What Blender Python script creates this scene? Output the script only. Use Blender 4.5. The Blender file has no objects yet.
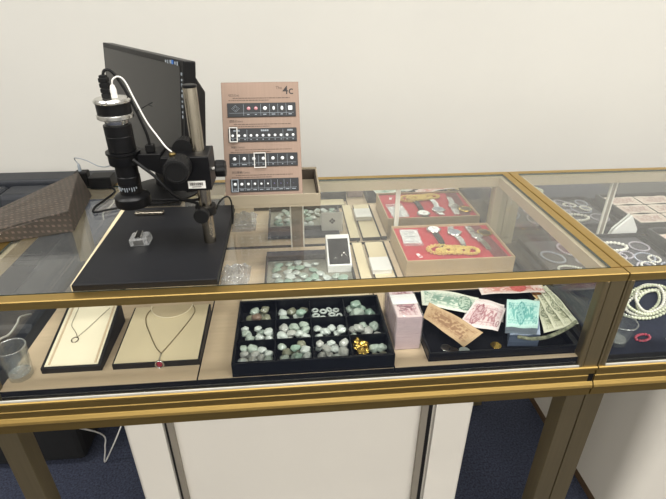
import bpy, bmesh, math, random
from mathutils import Vector, Matrix, Euler, noise
C = bpy.context.scene.collection
PI = math.pi
rnd = random.Random(7)

# ------------------------------------------------------------------ colours and materials
def lin(c):
    if isinstance(c, str):
        c = c.lstrip('#'); c = [int(c[i:i+2], 16) / 255 for i in (0, 2, 4)]
        c = [x / 12.92 if x <= .04045 else ((x + .055) / 1.055) ** 2.4 for x in c]
    return (c[0], c[1], c[2], 1)

def mat(name, col, rough=.5, metal=0, var=.08, scale=40, bump=0, bscale=200, coat=0, stretch=None, spec=.5, col2=None, sheen=0):
    """principled surface whose colour wanders a little with a noise texture in object space"""
    m = bpy.data.materials.new(name); m.use_nodes = True
    nt = m.node_tree; N = nt.nodes; L = nt.links
    b = N['Principled BSDF']
    tc = N.new('ShaderNodeTexCoord'); mp = N.new('ShaderNodeMapping')
    if stretch: mp.inputs['Scale'].default_value = stretch
    L.new(tc.outputs['Object'], mp.inputs['Vector'])
    nz = N.new('ShaderNodeTexNoise'); nz.inputs['Scale'].default_value = scale; nz.inputs['Detail'].default_value = 4
    L.new(mp.outputs['Vector'], nz.inputs['Vector'])
    cr = N.new('ShaderNodeValToRGB')
    a = lin(col); d = lin(col2) if col2 else tuple(x * (1 - var) for x in a[:3]) + (1,)
    e = a if col2 else tuple(min(1, x * (1 + var)) for x in a[:3]) + (1,)
    cr.color_ramp.elements[0].position = .3; cr.color_ramp.elements[0].color = d
    cr.color_ramp.elements[1].position = .7; cr.color_ramp.elements[1].color = e
    L.new(nz.outputs['Fac'], cr.inputs['Fac']); L.new(cr.outputs['Color'], b.inputs['Base Color'])
    b.inputs['Roughness'].default_value = rough; b.inputs['Metallic'].default_value = metal
    b.inputs['Coat Weight'].default_value = coat
    b.inputs['Specular IOR Level'].default_value = spec
    b.inputs['Sheen Weight'].default_value = sheen
    if bump:
        n2 = N.new('ShaderNodeTexNoise'); n2.inputs['Scale'].default_value = bscale; n2.inputs['Detail'].default_value = 3
        L.new(mp.outputs['Vector'], n2.inputs['Vector'])
        bp = N.new('ShaderNodeBump'); bp.inputs['Strength'].default_value = bump; bp.inputs['Distance'].default_value = .002
        L.new(n2.outputs['Fac'], bp.inputs['Height']); L.new(bp.outputs['Normal'], b.inputs['Normal'])
    return m

def glass(name, tint=(.975, .985, .978), base=.045, strength=.96, rough=0, bump=0, bscale=60, milk=0, milkcol=(.9, .9, .9)):
    """thin clear sheet: straight-through transmission plus mirror reflection that grows at grazing angles"""
    m = bpy.data.materials.new(name); m.use_nodes = True
    nt = m.node_tree; N = nt.nodes; L = nt.links
    N.remove(N['Principled BSDF']); out = N['Material Output']
    lw = N.new('ShaderNodeLayerWeight'); lw.inputs['Blend'].default_value = .5
    p = N.new('ShaderNodeMath'); p.operation = 'POWER'; p.inputs[1].default_value = 5
    L.new(lw.outputs['Facing'], p.inputs[0])
    ma = N.new('ShaderNodeMath'); ma.operation = 'MULTIPLY_ADD'; ma.inputs[1].default_value = strength - base; ma.inputs[2].default_value = base
    L.new(p.outputs[0], ma.inputs[0])
    tr = N.new('ShaderNodeBsdfTransparent'); tr.inputs['Color'].default_value = (*tint, 1)
    gl = N.new('ShaderNodeBsdfGlossy'); gl.inputs['Roughness'].default_value = rough
    mx = N.new('ShaderNodeMixShader'); L.new(ma.outputs[0], mx.inputs['Fac'])
    first = tr
    nz = N.new('ShaderNodeTexNoise'); nz.inputs['Scale'].default_value = bscale
    tc = N.new('ShaderNodeTexCoord'); L.new(tc.outputs['Object'], nz.inputs['Vector'])
    if milk:
        df = N.new('ShaderNodeBsdfDiffuse'); df.inputs['Color'].default_value = (*milkcol, 1)
        m2 = N.new('ShaderNodeMixShader')
        mm = N.new('ShaderNodeMath'); mm.operation = 'MULTIPLY'; mm.inputs[1].default_value = milk * 2
        L.new(nz.outputs['Fac'], mm.inputs[0]); L.new(mm.outputs[0], m2.inputs['Fac'])
        L.new(tr.outputs[0], m2.inputs[1]); L.new(df.outputs[0], m2.inputs[2]); first = m2
    if bump:
        bp = N.new('ShaderNodeBump'); bp.inputs['Strength'].default_value = bump; bp.inputs['Distance'].default_value = .004
        L.new(nz.outputs['Fac'], bp.inputs['Height']); L.new(bp.outputs['Normal'], gl.inputs['Normal']); L.new(bp.outputs['Normal'], lw.inputs['Normal'])
    L.new(first.outputs[0], mx.inputs[1]); L.new(gl.outputs[0], mx.inputs[2]); L.new(mx.outputs[0], out.inputs['Surface'])
    return m

def mirror_mat():
    m = mat('silvered_mirror', (.78, .79, .77), .0, 1, .01, 3); return m

def attr_mat(name, rough=.6, coat=0, metal=0):
    m = bpy.data.materials.new(name); m.use_nodes = True
    N = m.node_tree.nodes; L = m.node_tree.links; b = N['Principled BSDF']
    a = N.new('ShaderNodeAttribute'); a.attribute_name = 'ink'
    nz = N.new('ShaderNodeTexNoise'); nz.inputs['Scale'].default_value = 300
    mx = N.new('ShaderNodeMixRGB'); mx.blend_type = 'MULTIPLY'; mx.inputs['Fac'].default_value = .12
    L.new(a.outputs['Color'], mx.inputs[1]); L.new(nz.outputs['Color'], mx.inputs[2]); L.new(mx.outputs[0], b.inputs['Base Color'])
    b.inputs['Roughness'].default_value = rough; b.inputs['Coat Weight'].default_value = coat; b.inputs['Metallic'].default_value = metal
    return m

def bag_mat():
    """dark brown coated cloth with slanted rows of pinkish-grey monogram dashes"""
    m = mat('monogram_cloth', '#3a332b', .6, 0, .15, 30, .3, 500)
    N = m.node_tree.nodes; L = m.node_tree.links; b = N['Principled BSDF']
    base = b.inputs['Base Color'].links[0].from_socket
    tc = N.new('ShaderNodeTexCoord')
    def dot(v):
        d = N.new('ShaderNodeVectorMath'); d.operation = 'DOT_PRODUCT'; d.inputs[1].default_value = v
        L.new(tc.outputs['Object'], d.inputs[0]); return d.outputs['Value']
    cb = N.new('ShaderNodeCombineXYZ'); L.new(dot((.95, .95, .3)), cb.inputs[0]); L.new(dot((-.12, .75, .8)), cb.inputs[1])
    br = N.new('ShaderNodeTexBrick'); br.inputs['Scale'].default_value = 1; br.offset = .37
    br.inputs['Brick Width'].default_value = .013; br.inputs['Row Height'].default_value = .0105; br.inputs['Mortar Size'].default_value = .0034
    br.inputs['Color1'].default_value = (1, 1, 1, 1); br.inputs['Color2'].default_value = (.5, .5, .5, 1); br.inputs['Mortar'].default_value = (0, 0, 0, 1)
    L.new(cb.outputs[0], br.inputs['Vector'])
    nz = N.new('ShaderNodeTexNoise'); nz.inputs['Scale'].default_value = 170; L.new(tc.outputs['Object'], nz.inputs['Vector'])
    mu = N.new('ShaderNodeMath'); mu.operation = 'MULTIPLY'; L.new(br.outputs['Color'], mu.inputs[0]); L.new(nz.outputs['Fac'], mu.inputs[1])
    m2 = N.new('ShaderNodeMath'); m2.operation = 'MULTIPLY'; m2.inputs[1].default_value = .85; L.new(mu.outputs[0], m2.inputs[0])
    mx = N.new('ShaderNodeMixRGB'); L.new(m2.outputs[0], mx.inputs['Fac']); L.new(base, mx.inputs[1]); mx.inputs[2].default_value = lin('#7d6a60')
    L.new(mx.outputs[0], b.inputs['Base Color'])
    return m

M = dict(
    wall=mat('painted_plaster', '#d1cfc8', .85, 0, .015, 2, .05, 60),
    ceil=mat('ceiling_paint', '#e6e4de', .9, 0, .02, 3),
    carpet=mat('navy_carpet', '#3c4256', .95, 0, .5, 160, .8, 500, col2='#1a1e2b'),
    brass=mat('gold_anodised_metal', '#bd9f60', .40, 1, .06, 4, 0, 200, stretch=(1, 40, 40)),
    bronze=mat('bronze_leg_metal', '#7f7256', .45, .75, .05, 5, stretch=(40, 40, 1)),
    moulding=mat('old_gold_moulding', '#a0864f', .5, 1, .06, 4, stretch=(1, 40, 40)),
    champagne=mat('champagne_metal', '#c4b596', .5, .55, .05, 5),
    steelstrip=mat('grey_strip_metal', '#8d8577', .5, .2, .05, 5),
    whitelam=mat('white_laminate', '#dcd6ca', .35, 0, .015, 3),
    sealant=mat('grey_sealant', '#b9b7ae', .5, 0, .1, 30),
    kick=mat('brown_kickboard', '#5e4a34', .5, 0, .2, 20, stretch=(1, 1, 8)),
    darkboard=mat('dark_underside', '#1c1a18', .7, 0, .1, 20),
    glass=glass('showcase_glass'),
    topglass=glass('showcase_top_glass', milk=.018),  # slight diffuse haze mixed in to imitate the wall's veil on the glass
    edge=mat('green_glass_edge', '#27382f', .2, 0, .1, 30),
    mirror=mirror_mat(),
    whiteedge=mat('white_plastic_edge', '#e6e2d6', .4, 0, .03, 20),
    stile=mat('brown_grey_stile', '#7d705a', .45, .3, .06, 12),
    tile=mat('beige_linen_board', '#cdb798', .75, 0, .06, 6, .15, 700, stretch=(1, 14, 14)),
    pad=mat('beige_pad_cloth', '#d8c9a6', .8, 0, .04, 10, .15, 800),
    cream=mat('cream_pad_cloth', '#ece2c6', .8, 0, .03, 10, .15, 800),
    bust=mat('greige_neck_form', '#c6b594', .8, 0, .05, 20),
    blackgl=mat('black_tray_lacquer', '#070a10', .35, 0, .2, 30, spec=.35),
    blackwood=mat('black_leatherette_edge', '#191715', .5, 0, .15, 60, spec=.35),
    velvet=mat('black_velvet', '#0b0c11', .9, 0, .2, 80, .3, 900, spec=.2),
    navyv=mat('navy_velvet', '#232737', .9, 0, .15, 60, .3, 900),
    greyv=mat('dark_grey_velvet', '#46464a', .9, 0, .15, 60, .3, 900),
    bagrefl=mat('bag_reflection_grey', '#7c7567', .9, 0, .08, 60, .2, 900),
    greycloth=mat('grey_tray_cloth', '#8b8a7c', .9, 0, .08, 60, .2, 900),
    redv=mat('crimson_velvet', '#b02c38', .85, 0, .12, 40, .3, 900),
    redrefl=mat('maroon_reflection', '#6a2f30', .7, 0, .1, 40),
    beigewood=mat('taupe_tray_side', '#b49c78', .6, 0, .06, 14),
    white=mat('white_card', '#efeeea', .6, 0, .02, 40),
    whitepl=mat('white_plastic', '#dedcd6', .35, 0, .02, 40),
    black=mat('black_paint', '#08080a', .4, 0, .15, 50, spec=.3),
    blackmat=mat('matt_black_plastic', '#0c0c0d', .55, 0, .15, 70, .2, 600, spec=.3),
    chaingold=mat('bright_gold_links', '#ead07c', .35, .6, .15, 300),
    rubber=mat('black_rubber', '#070708', .5, 0, .1, 60, spec=.3),
    basebd=mat('black_base_laminate', '#141519', .5, 0, .12, 60, .2, 900, spec=.28),
    steel=mat('brushed_steel', '#989184', .24, 1, .06, 6, stretch=(60, 60, 1)),
    chrome=mat('chrome', '#d2d1cc', .26, 1, .03, 20),
    silver=mat('silver_jewellery', '#c6c6c4', .25, 1, .12, 300),
    gold=mat('yellow_gold', '#d6b65e', .25, 1, .15, 300),
    dullgold=mat('antique_gold_chain', '#7d6c45', .35, 1, .15, 200),
    ruby=mat('ruby', '#8d1030', .08, 0, .1, 200, coat=1),
    screen=mat('dark_screen', '#1e1d1c', .35, 0, .04, 5, coat=.1),
    sofa=mat('black_leather', '#2a2d33', .5, 0, .15, 12, .3, 120),
    bagbk=mat('black_nylon', '#08080a', .8, 0, .2, 60),
    copper=mat('brushed_rose_copper', '#857163', .42, .45, .05, 3, 0, 200, stretch=(60, 1, 1)),
    ink=mat('black_ink', '#2a2320', .6, 0, .1, 60),
    fineink=mat('fine_print_ink', '#4b3b31', .6, 0, .1, 60),
    strip=mat('black_strip_card', '#0c0f14', .5, 0, .1, 40),
    stripline=mat('pale_grid_line', '#8d959c', .6, 0, .05, 40),
    gem=mat('white_sample_stone', '#eef1f2', .12, 0, .05, 200, coat=.5),
    pinkgem=mat('pink_patterned_stone', '#c98a90', .15, 0, .3, 300, coat=.5),
    bluegem=mat('dim_violet_stone', '#5a5676', .2, 0, .2, 300),
    greige=mat('greige_stand_lacquer', '#9a8f7a', .5, 0, .03, 10),
    darkin=mat('dark_brown_lining', '#3f362c', .8, 0, .1, 40),
    printed=attr_mat('printed_paper'),
    sticker=mat('white_sticker', '#e9e8e2', .5, 0, .03, 60),
    blueink=mat('blue_ink', '#3f6fb5', .5, 0, .05, 60),
    bag=bag_mat(),
    wrap=glass('clear_plastic_wrap', (.96, .96, .96), .05, .9, .12, .9, 60, .09),
    film=glass('crumpled_plastic_film', (.93, .93, .93), .14, .9, .15, 1, 70, .22),
    tumbler=glass('tumbler_glass', (.95, .965, .96), .13, .95, .03, .6, 60, .05),
    glassrim=glass('tumbler_rim_glass', (.95, .965, .96), .35, .95, .1, .3, 60, .25),
    acrylic=glass('clear_acrylic', (.9, .92, .92), .10, .95, .02, 0, 40, .22),
    jade1=mat('pale_jade', '#b0bcaf', .3, 0, .15, 60, coat=.4, col2='#8c9a8f'),
    jade2=mat('green_jade', '#9fb3a3', .3, 0, .15, 60, coat=.4, col2='#7b9988'),
    jade3=mat('white_jade', '#c9cfc8', .3, 0, .1, 60, coat=.4, col2='#a9b3ac'),
    jade4=mat('olive_stone', '#8f907a', .35, 0, .2, 60, coat=.3, col2='#626452'),
    jade5=mat('brown_stone', '#8d7766', .35, 0, .2, 60, coat=.3, col2='#5d4c42'),
    jade6=mat('rose_grey_stone', '#b9b4ac', .3, 0, .15, 60, coat=.3, col2='#8f9a94'),
    pearl=mat('white_pearl', '#e8e5da', .2, 0, .05, 90, coat=.5),
    pearlg=mat('greenish_pearl', '#dfe2c8', .2, 0, .08, 90, coat=.5),
    pearlp=mat('lilac_grey_pearl', '#b5aeb8', .2, 0, .12, 90, coat=.5),
    crystal=mat('grey_crystal_bead', '#a9adba', .12, 0, .15, 90, coat=.6),
    redbead=mat('red_bead', '#b3475a', .2, 0, .15, 90, coat=.5),
)

# ------------------------------------------------------------------ mesh builder
class MB:
    def __init__(s): s.b = bmesh.new(); s.mats = []; s.smooth = False
    def mi(s, m):
        if m is None: return 0
        if m not in s.mats: s.mats.append(m)
        return s.mats.index(m)
    def face(s, vs, m=None):
        try: f = s.b.faces.new(vs)
        except ValueError: return None
        f.material_index = s.mi(m); return f
    def box(s, x0, x1, y0, y1, z0, z1, m=None, mt=None):
        v = [s.b.verts.new(p) for p in ((x0, y0, z0), (x1, y0, z0), (x1, y1, z0), (x0, y1, z0), (x0, y0, z1), (x1, y0, z1), (x1, y1, z1), (x0, y1, z1))]
        if mt is not None:
            for q in v: q.co = mt @ q.co
        for ids in ((3, 2, 1, 0), (4, 5, 6, 7), (0, 1, 5, 4), (1, 2, 6, 5), (2, 3, 7, 6), (3, 0, 4, 7)):
            s.face([v[i] for i in ids], m)
        return v
    def hexa(s, pts, m=None):
        """eight corners: bottom four then top four"""
        v = [s.b.verts.new(p) for p in pts]
        for ids in ((3, 2, 1, 0), (4, 5, 6, 7), (0, 1, 5, 4), (1, 2, 6, 5), (2, 3, 7, 6), (3, 0, 4, 7)):
            s.face([v[i] for i in ids], m)
    def prism(s, prof, axis, a, b, m=None):
        """profile of 2D points swept along x ('x': (y,z)), y ('y': (x,z)) or z ('z': (x,y))"""
        def P(p, t): return {'x': (t, p[0], p[1]), 'y': (p[0], t, p[1]), 'z': (p[0], p[1], t)}[axis]
        A = [s.b.verts.new(P(p, a)) for p in prof]; B = [s.b.verts.new(P(p, b)) for p in prof]; n = len(prof)
        for i in range(n): s.face([A[i], A[(i+1) % n], B[(i+1) % n], B[i]], m)
        s.face(A[::-1], m); s.face(B, m)
    def lathe(s, prof, o=(0, 0, 0), axis='z', n=28, m=None, rfun=None, caps=True):
        """prof: (radius, height) list"""
        rings = []
        for r, h in prof:
            ring = []
            for k in range(n):
                t = 2 * PI * k / n; rr = r * (rfun(t) if rfun else 1)
                c, d = rr * math.cos(t), rr * math.sin(t)
                p = {'z': (c, d, h), 'y': (c, h, d), 'x': (h, c, d)}[axis]
                ring.append(s.b.verts.new((p[0] + o[0], p[1] + o[1], p[2] + o[2])))
            rings.append(ring)
        for a, b in zip(rings, rings[1:]):
            for k in range(n): s.face([a[k], a[(k+1) % n], b[(k+1) % n], b[k]], m)
        if caps:
            s.face(rings[0][::-1], m); s.face(rings[-1], m)
    def tube(s, pts, r, m=None, n=8, closed=False, smooth=6):
        P = [Vector(p) for p in pts]
        if smooth:
            Q = []; L = len(P)
            segs = L if closed else L - 1
            for i in range(segs):
                g = (lambda k: P[k % L]) if closed else (lambda k: P[max(0, min(L-1, k))])
                p0, p1, p2, p3 = g(i-1), g(i), g(i+1), g(i+2)
                for j in range(smooth):
                    t = j / smooth
                    Q.append(.5 * ((2*p1) + (p2-p0)*t + (2*p0-5*p1+4*p2-p3)*t*t + (3*p1-p0-3*p2+p3)*t**3))
            if not closed: Q.append(P[-1])
            P = Q
        rings = []; up = None; L = len(P)
        for i, p in enumerate(P):
            a = P[(i-1) % L] if (closed or i) else p; b = P[(i+1) % L] if (closed or i < L-1) else p
            d = (b - a).normalized()
            if up is None: up = Vector((0, 0, 1)) if abs(d.z) < .9 else Vector((1, 0, 0))
            u = d.cross(up);
            if u.length < 1e-4: u = d.orthogonal()
            u.normalize(); w = u.cross(d).normalized(); up = w
            rings.append([s.b.verts.new(p + r * (math.cos(2*PI*k/n) * u + math.sin(2*PI*k/n) * w)) for k in range(n)])
        for i in range(L if closed else L - 1):
            a, b = rings[i], rings[(i+1) % L]
            for k in range(n): s.face([a[k], a[(k+1) % n], b[(k+1) % n], b[k]], m)
        if not closed: s.face(rings[0][::-1], m); s.face(rings[-1], m)
    def ball(s, c, r, m=None, sub=2, sc=(1, 1, 1)):
        g = bmesh.ops.create_icosphere(s.b, subdivisions=sub, radius=1)
        for v in g['verts']: v.co = Vector((v.co.x*r*sc[0] + c[0], v.co.y*r*sc[1] + c[1], v.co.z*r*sc[2] + c[2]))
        fs = set(f for v in g['verts'] for f in v.link_faces)
        i = s.mi(m)
        for f in fs: f.material_index = i
    def build(s, name, m=None, parent=None, loc=None, bevel=0, smooth=False, seg=2, solid=0, sub=0):
        """links the collected shape as ONE mesh object; world coordinates unless the parent is turned"""
        if not s.mats: s.mats = [m]
        bmesh.ops.recalc_face_normals(s.b, faces=s.b.faces)
        off = Vector((0, 0, 0))
        if parent is not None and parent.get('_w', 1): 
            p = parent
            while p is not None: off += Vector(p.location); p = p.parent
        elif loc is not None: off = Vector(loc)
        if off.length: bmesh.ops.translate(s.b, verts=s.b.verts, vec=-off)
        me = bpy.data.meshes.new(name); s.b.to_mesh(me); s.b.free()
        for q in s.mats: me.materials.append(q if q is not None else m)
        o = bpy.data.objects.new(name, me); C.objects.link(o)
        if smooth:
            for f in me.polygons: f.use_smooth = True
            md = None
        if parent is not None: o.parent = parent
        elif loc is not None: o.location = loc
        if solid:
            q = o.modifiers.new('thick', 'SOLIDIFY'); q.thickness = solid; q.offset = 1
        if bevel:
            q = o.modifiers.new('bevel', 'BEVEL'); q.width = bevel; q.segments = seg; q.limit_method = 'ANGLE'; q.angle_limit = .6
            q.harden_normals = False
        if sub:
            q = o.modifiers.new('soft', 'SUBSURF'); q.levels = sub; q.render_levels = sub
        return o

def tag(o, label=None, cat=None, group=None, kind=None):
    if label: o['label'] = label
    if cat: o['category'] = cat
    if group: o['group'] = group
    if kind: o['kind'] = kind
    return o
def thing(name, label, cat, loc, rot=None, group=None, world=True):
    """an Empty at the thing's base; world=True: its parts are given in world coordinates, else in its own"""
    o = bpy.data.objects.new(name, None); C.objects.link(o); o.location = loc; o.empty_display_size = .02
    if rot: o.rotation_euler = rot
    tag(o, label, cat, group)
    o['_w'] = 1 if world else 0
    return o
def local(o): o['_w'] = 0; return o
def struct(name, b, m, bevel=0):
    o = b.build(name, m, loc=(0, 0, 0), bevel=bevel); o['kind'] = 'structure'; return o
def dup(o, parent=None):
    c = o.copy(); C.objects.link(c); c.parent = parent
    for ch in list(o.children): dup(ch, c)
    return c
def fix_smooth(o, ang=.6):
    me = o.data
    for f in me.polygons: f.use_smooth = True
    bm = bmesh.new(); bm.from_mesh(me)
    for e in bm.edges: e.smooth = len(e.link_faces) == 2 and e.calc_face_angle(0) < ang
    bm.to_mesh(me); bm.free(); return o
def text_part(name, s, size, m, parent, mt, ext=.0003, align='LEFT'):
    cu = bpy.data.curves.new(name, 'FONT'); cu.body = s; cu.size = size; cu.offset = size*.003; cu.extrude = ext; cu.align_x = align
    t = bpy.data.objects.new(name, cu); C.objects.link(t)
    bpy.context.view_layer.update()
    me = bpy.data.meshes.new_from_object(t.evaluated_get(bpy.context.evaluated_depsgraph_get()))
    bpy.data.objects.remove(t); bpy.data.curves.remove(cu)
    me.transform(mt); me.materials.clear(); me.materials.append(m); me.name = name
    o = bpy.data.objects.new(name, me); C.objects.link(o); o.parent = parent; return o

# ------------------------------------------------------------------ room
b = MB(); b.box(-4.6, 3.6, -4.6, 1.33, -.1, 0); struct('floor', b, M['carpet'])
b = MB(); b.box(-4.6, 3.6, 1.33, 1.45, 0, 2.8); struct('wall_back', b, M['wall'])
b = MB(); b.box(-4.7, -4.6, -4.6, 1.45, 0, 2.8); struct('wall_left', b, M['wall'])
b = MB(); b.box(3.6, 3.7, -4.6, 1.45, 0, 2.8); struct('wall_right', b, M['wall'])
b = MB(); b.box(-4.7, 3.7, -4.7, -4.6, 0, 2.8); struct('wall_front', b, M['wall'])
b = MB(); b.box(-4.7, 3.7, -4.7, 1.45, 2.8, 2.9); struct('ceiling', b, M['ceil'])

# ------------------------------------------------------------------ display counters
T = .95; DEP = .60; MIR = .582; DK = .73
def counter(x0, x1, label, pl, pr, mirrors, strips=True):
    t = thing('display_counter', label, 'display counter', (x0, 0, 0))
    # brass rails around the glass top: the front one is shallow, the others have a ledge under the glass
    b = MB()
    b.prism([(0, .9325), (.026, .9325), (.026, .944), (.024, T-.0005), (.022, T), (.0015, T), (0, T-.0015)], 'x', x0, x1)
    b.build('top_rail', M['brass'], t)
    b = MB(); b.prism([(DEP, .915), (.5795, .915), (.5795, T), (DEP-.0015, T), (DEP, T-.0015)], 'x', x0, x1)
    b.build('top_rail', M['brass'], t)
    b = MB(); b.box(x0+.035, x1-.035, .566, .579, .9152, .9435); b.build('inner_ledge', M['champagne'], t)
    for s, e in ((1, x0), (-1, x1)):
        b = MB(); prof = [(e, .915), (e+s*.022, .915), (e+s*.022, T), (e+s*.0015, T), (e, T-.0015)]
        b.prism(prof, 'y', .0262, .5793); b.build('top_rail', M['brass'], t)
        b = MB(); b.box(min(e+s*.0225, e+s*.034), max(e+s*.0225, e+s*.034), .0265, .579, .9152, .9435); b.build('inner_ledge', M['champagne'], t)
    # glass top with green cut edges
    b = MB(); v = b.box(x0+.0223, x1-.0223, .0263, .5787, .944, .9497, M['topglass'])
    b.b.faces.ensure_lookup_table()
    ie = b.mi(M['edge'])
    for f in b.b.faces:
        if abs(f.calc_center_median().z - .94685) < .001: f.material_index = ie
    b.build('glass_top', M['topglass'], t)
    b = MB(); b.box(x0+pl-.002, x1-pr+.002, .002, .006, .7088, .9325); b.build('front_glass', M['glass'], t)
    b = MB(); b.box(x0+pl-.002, x1-pr+.002, -.0012, .0018, .7087, .7128); b.build('glass_seal', M['sealant'], t)
    for e in (x0+.012, x1-.017):
        b = MB(); b.box(e, e+.005, .03, .565, .708, .915); b.build('side_glass', M['glass'], t)
    # corner posts
    for a0, a1, bead in ((x0, x0+pl, 1), (x1-pr, x1, -1)):
        b = MB()
        if pl > .02 or pr > .02:
            q0, q1 = (a0, a1-.013) if bead > 0 else (a0+.013, a1)
            b.box(q0, q1, .001, .024, .703, .9325)
            cx = a1-.0065 if bead > 0 else a0+.0065
            b.prism([(cx+.0065*math.cos(k*PI/5), .006-.0075*math.sin(k*PI/5)) for k in range(6)] + [(cx-.0065, .024), (cx+.0065, .024)], 'z', .703, .9325)
        else: b.box(a0, a1, .001, .024, .703, .9325)
        b.build('corner_post', M['bronze'], t, bevel=.0008)
    for a0, a1 in ((x0, x0+.04), (x1-.04, x1)):
        b = MB(); b.box(a0, a1, .566, DEP, .703, .915); b.build('corner_post', M['champagne'], t, bevel=.001)
    # mirror doors along the back, with white edge strips; brown stile between
    for a0, a1, strips in mirrors:
        b = MB(); b.box(a0, a1, MIR, MIR+.005, .722, .915); d = b.build('mirror_door', M['mirror'], t)
        for e0, e1 in strips:
            b = MB(); b.box(e0, e1, MIR-.004, MIR-.0003, .722, .915); o = b.build('edge_strip', M['whiteedge'], d)
    b = MB(); b.box(x0+.04, x1-.04, MIR+.0053, DEP-.002, .703, .915); b.build('back_panel', M['stile'], t)
    # inner deck board and base moulding
    b = MB(); b.box(x0+.004, x1-.004, .0085, .582, .70, .7155); b.build('deck_board', M['darkboard'], t)
    b = MB()
    prof = [(.013, .6995), (.013, .708), (-.002, .7085), (-.0045, .707), (-.005, .7035), (-.003, .7), (0, .6985), (0, .6845), (.0016, .683), (.0016, .681), (0, .6795),
            (0, .664), (-.002, .6625), (-.006, .6565), (-.0078, .651), (-.0072, .6475), (-.004, .645), (-.0035, .6425), (-.0035, .625), (.012, .625)]
    b.prism(prof, 'x', x0, x1); o = b.build('base_moulding', M['moulding'], t)
    b = MB(); b.box(x0, x1, .0125, DEP, .625, .6995); b.build('base_box', M['darkboard'], t)
    # legs
    for e in (x0, x1-.045):
        for y in (.006, .55):
            b = MB(); b.box(e, e+.045, y, y+.045, 0, .6248); b.build('leg', M['bronze'], t, bevel=.001)
    # white pedestal, its front panel between two metal strips
    p0, p1 = x0+.25, x1-.25; rr = .012 if strips else .065
    c0 = [(p0+rr-rr*math.sin(k*PI/16), .03+rr-rr*math.cos(k*PI/16)) for k in range(9)]
    c1 = [(p1-rr+rr*math.sin(k*PI/16), .03+rr-rr*math.cos(k*PI/16)) for k in range(9)]
    b = MB()
    if strips:
        prof = c0[::-1] + [(p0+.087, .03), (p0+.087, .044), (p1-.093, .044), (p1-.093, .03)] + c1 + [(p1, .57), (p0, .57)]
        b.prism(prof, 'z', .03, .6249); fix_smooth(b.build('pedestal', M['whitelam'], t), .4)
        for a0, w, k in ((p0+.088, .005, 0), (p0+.0945, .013, 1), (p1-.126, .016, 1), (p1-.1095, .011, 0)):
            b = MB(); b.box(a0, a0+w, .034 if k else .039, .0438, .03, .6247); b.build('metal_strip', M['steelstrip'] if k else M['blackwood'], t, bevel=.0006)
    else:
        b.prism(c0[::-1]+c1+[(p1, .57), (p0, .57)], 'z', .03, .6249); fix_smooth(b.build('pedestal', M['whitelam'], t), .4)
    b = MB(); b.box(p0-.001, p1+.001, .05, .573, 0, .03); b.build('baseboard', M['kick'], t)
    return t
CL = counter(-1.31, 0, 'wide glass display counter with gold rails carrying the microscope', .045, .045,
    [(-1.268, -.667, [(-.671, -.667)]), (-.633, -.347, [(-.633, -.629)]), (-.3375, -.042, [(-.3375, -.3335)])])
b = MB(); b.box(-.666, -.634, MIR-.003, MIR+.004, .722, .915); b.build('door_stile', M['stile'], CL)
b = MB(); b.box(-.3465, -.338, MIR-.003, MIR+.004, .722, .915); b.build('door_stile', M['whiteedge'], CL)
b = MB(); b.box(-.0125, -.001, -.0005, .002, .657, .686); b.build('notch_shade', M['rubber'], CL)  # black box paints the dark inside of a notch in the moulding
CR = counter(.003, 1.313, 'gold railed glass display counter holding pearl jewellery', .018, .045,
    [(.045, .345, [(.341, .345)]), (.357, .8, [(.357, .361)]), (.81, 1.27, [])], False)
b = MB(); b.box(.3455, .3565, MIR-.003, MIR+.004, .722, .915); b.build('door_stile', M['steelstrip'], CR)

# display boards lying on the deck
def board(name, x0, x1, y0, y1, z0, z1, top, side, label, cat, group=None, inset=.0):
    t = thing(name, label, cat, ((x0+x1)/2, (y0+y1)/2, z0), group=group)
    b = MB(); b.box(x0, x1, y0, y1, z0, z1-.0012); b.build('board_core', side, t, bevel=.0006)
    b = MB(); b.box(x0+.0012+inset, x1-.0012-inset, y0+.0012+inset, y1-.0012-inset, z1-.0012, z1); b.build('cloth_face', top, t)
    return t
Z0 = .7157
board('display_board', -1.268, -.8745, 0.0095, .574, Z0, DK, M['tile'], M['velvet'], 'beige display board under the two necklace stands', 'display board')
board('display_board', -.8735, -.4575, 0.0095, .574, Z0, DK, M['tile'], M['velvet'], 'beige display board under the black twelve-compartment tray', 'display board')
board('display_board', -.4565, -.036, 0.0095, .574, Z0, DK, M['tile'], M['velvet'], 'beige display board under the banknote tray and red watch tray', 'display board')
board('display_board', 0.022, .62, .0095, .29, Z0, DK, M['navyv'], M['blackwood'], 'navy velvet board under the coiled pearl strands', 'display board')

# ------------------------------------------------------------------ necklace stands
def wedge_stand(x0, x1, y0, y1, hf, hb, label, inset, top):
    t = thing('necklace_stand', label, 'necklace stand', ((x0+x1)/2, (y0+y1)/2, DK))
    b = MB(); b.prism([(y0, DK+.0001), (y1, DK+.0001), (y1, DK+hb), (y0, DK+hf)], 'x', x0, x1); b.build('stand_body', M['blackwood'], t, bevel=.0012)
    sl = (hb-hf)/(y1-y0)
    def zz(y, d=0): return DK+hf+sl*(y-y0)+d
    b = MB(); i = inset
    b.hexa([(x0+i, y0+i*.6, zz(y0+i*.6)), (x1-i, y0+i*.6, zz(y0+i*.6)), (x1-i, y1-.002, zz(y1-.002)), (x0+i, y1-.002, zz(y1-.002)),
            (x0+i, y0+i*.6, zz(y0+i*.6, .0015)), (x1-i, y0+i*.6, zz(y0+i*.6, .0015)), (x1-i, y1-.002, zz(y1-.002, .0015)), (x0+i, y1-.002, zz(y1-.002, .0015))])
    b.build('pad', top, t, bevel=.0005)
    return t, zz
s1, zz1 = wedge_stand(-1.202, -1.079, .055, .228, .0145, .0535, 'steep black edged stand with cream pad holding the ring pendant', .007, M['cream'])
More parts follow.
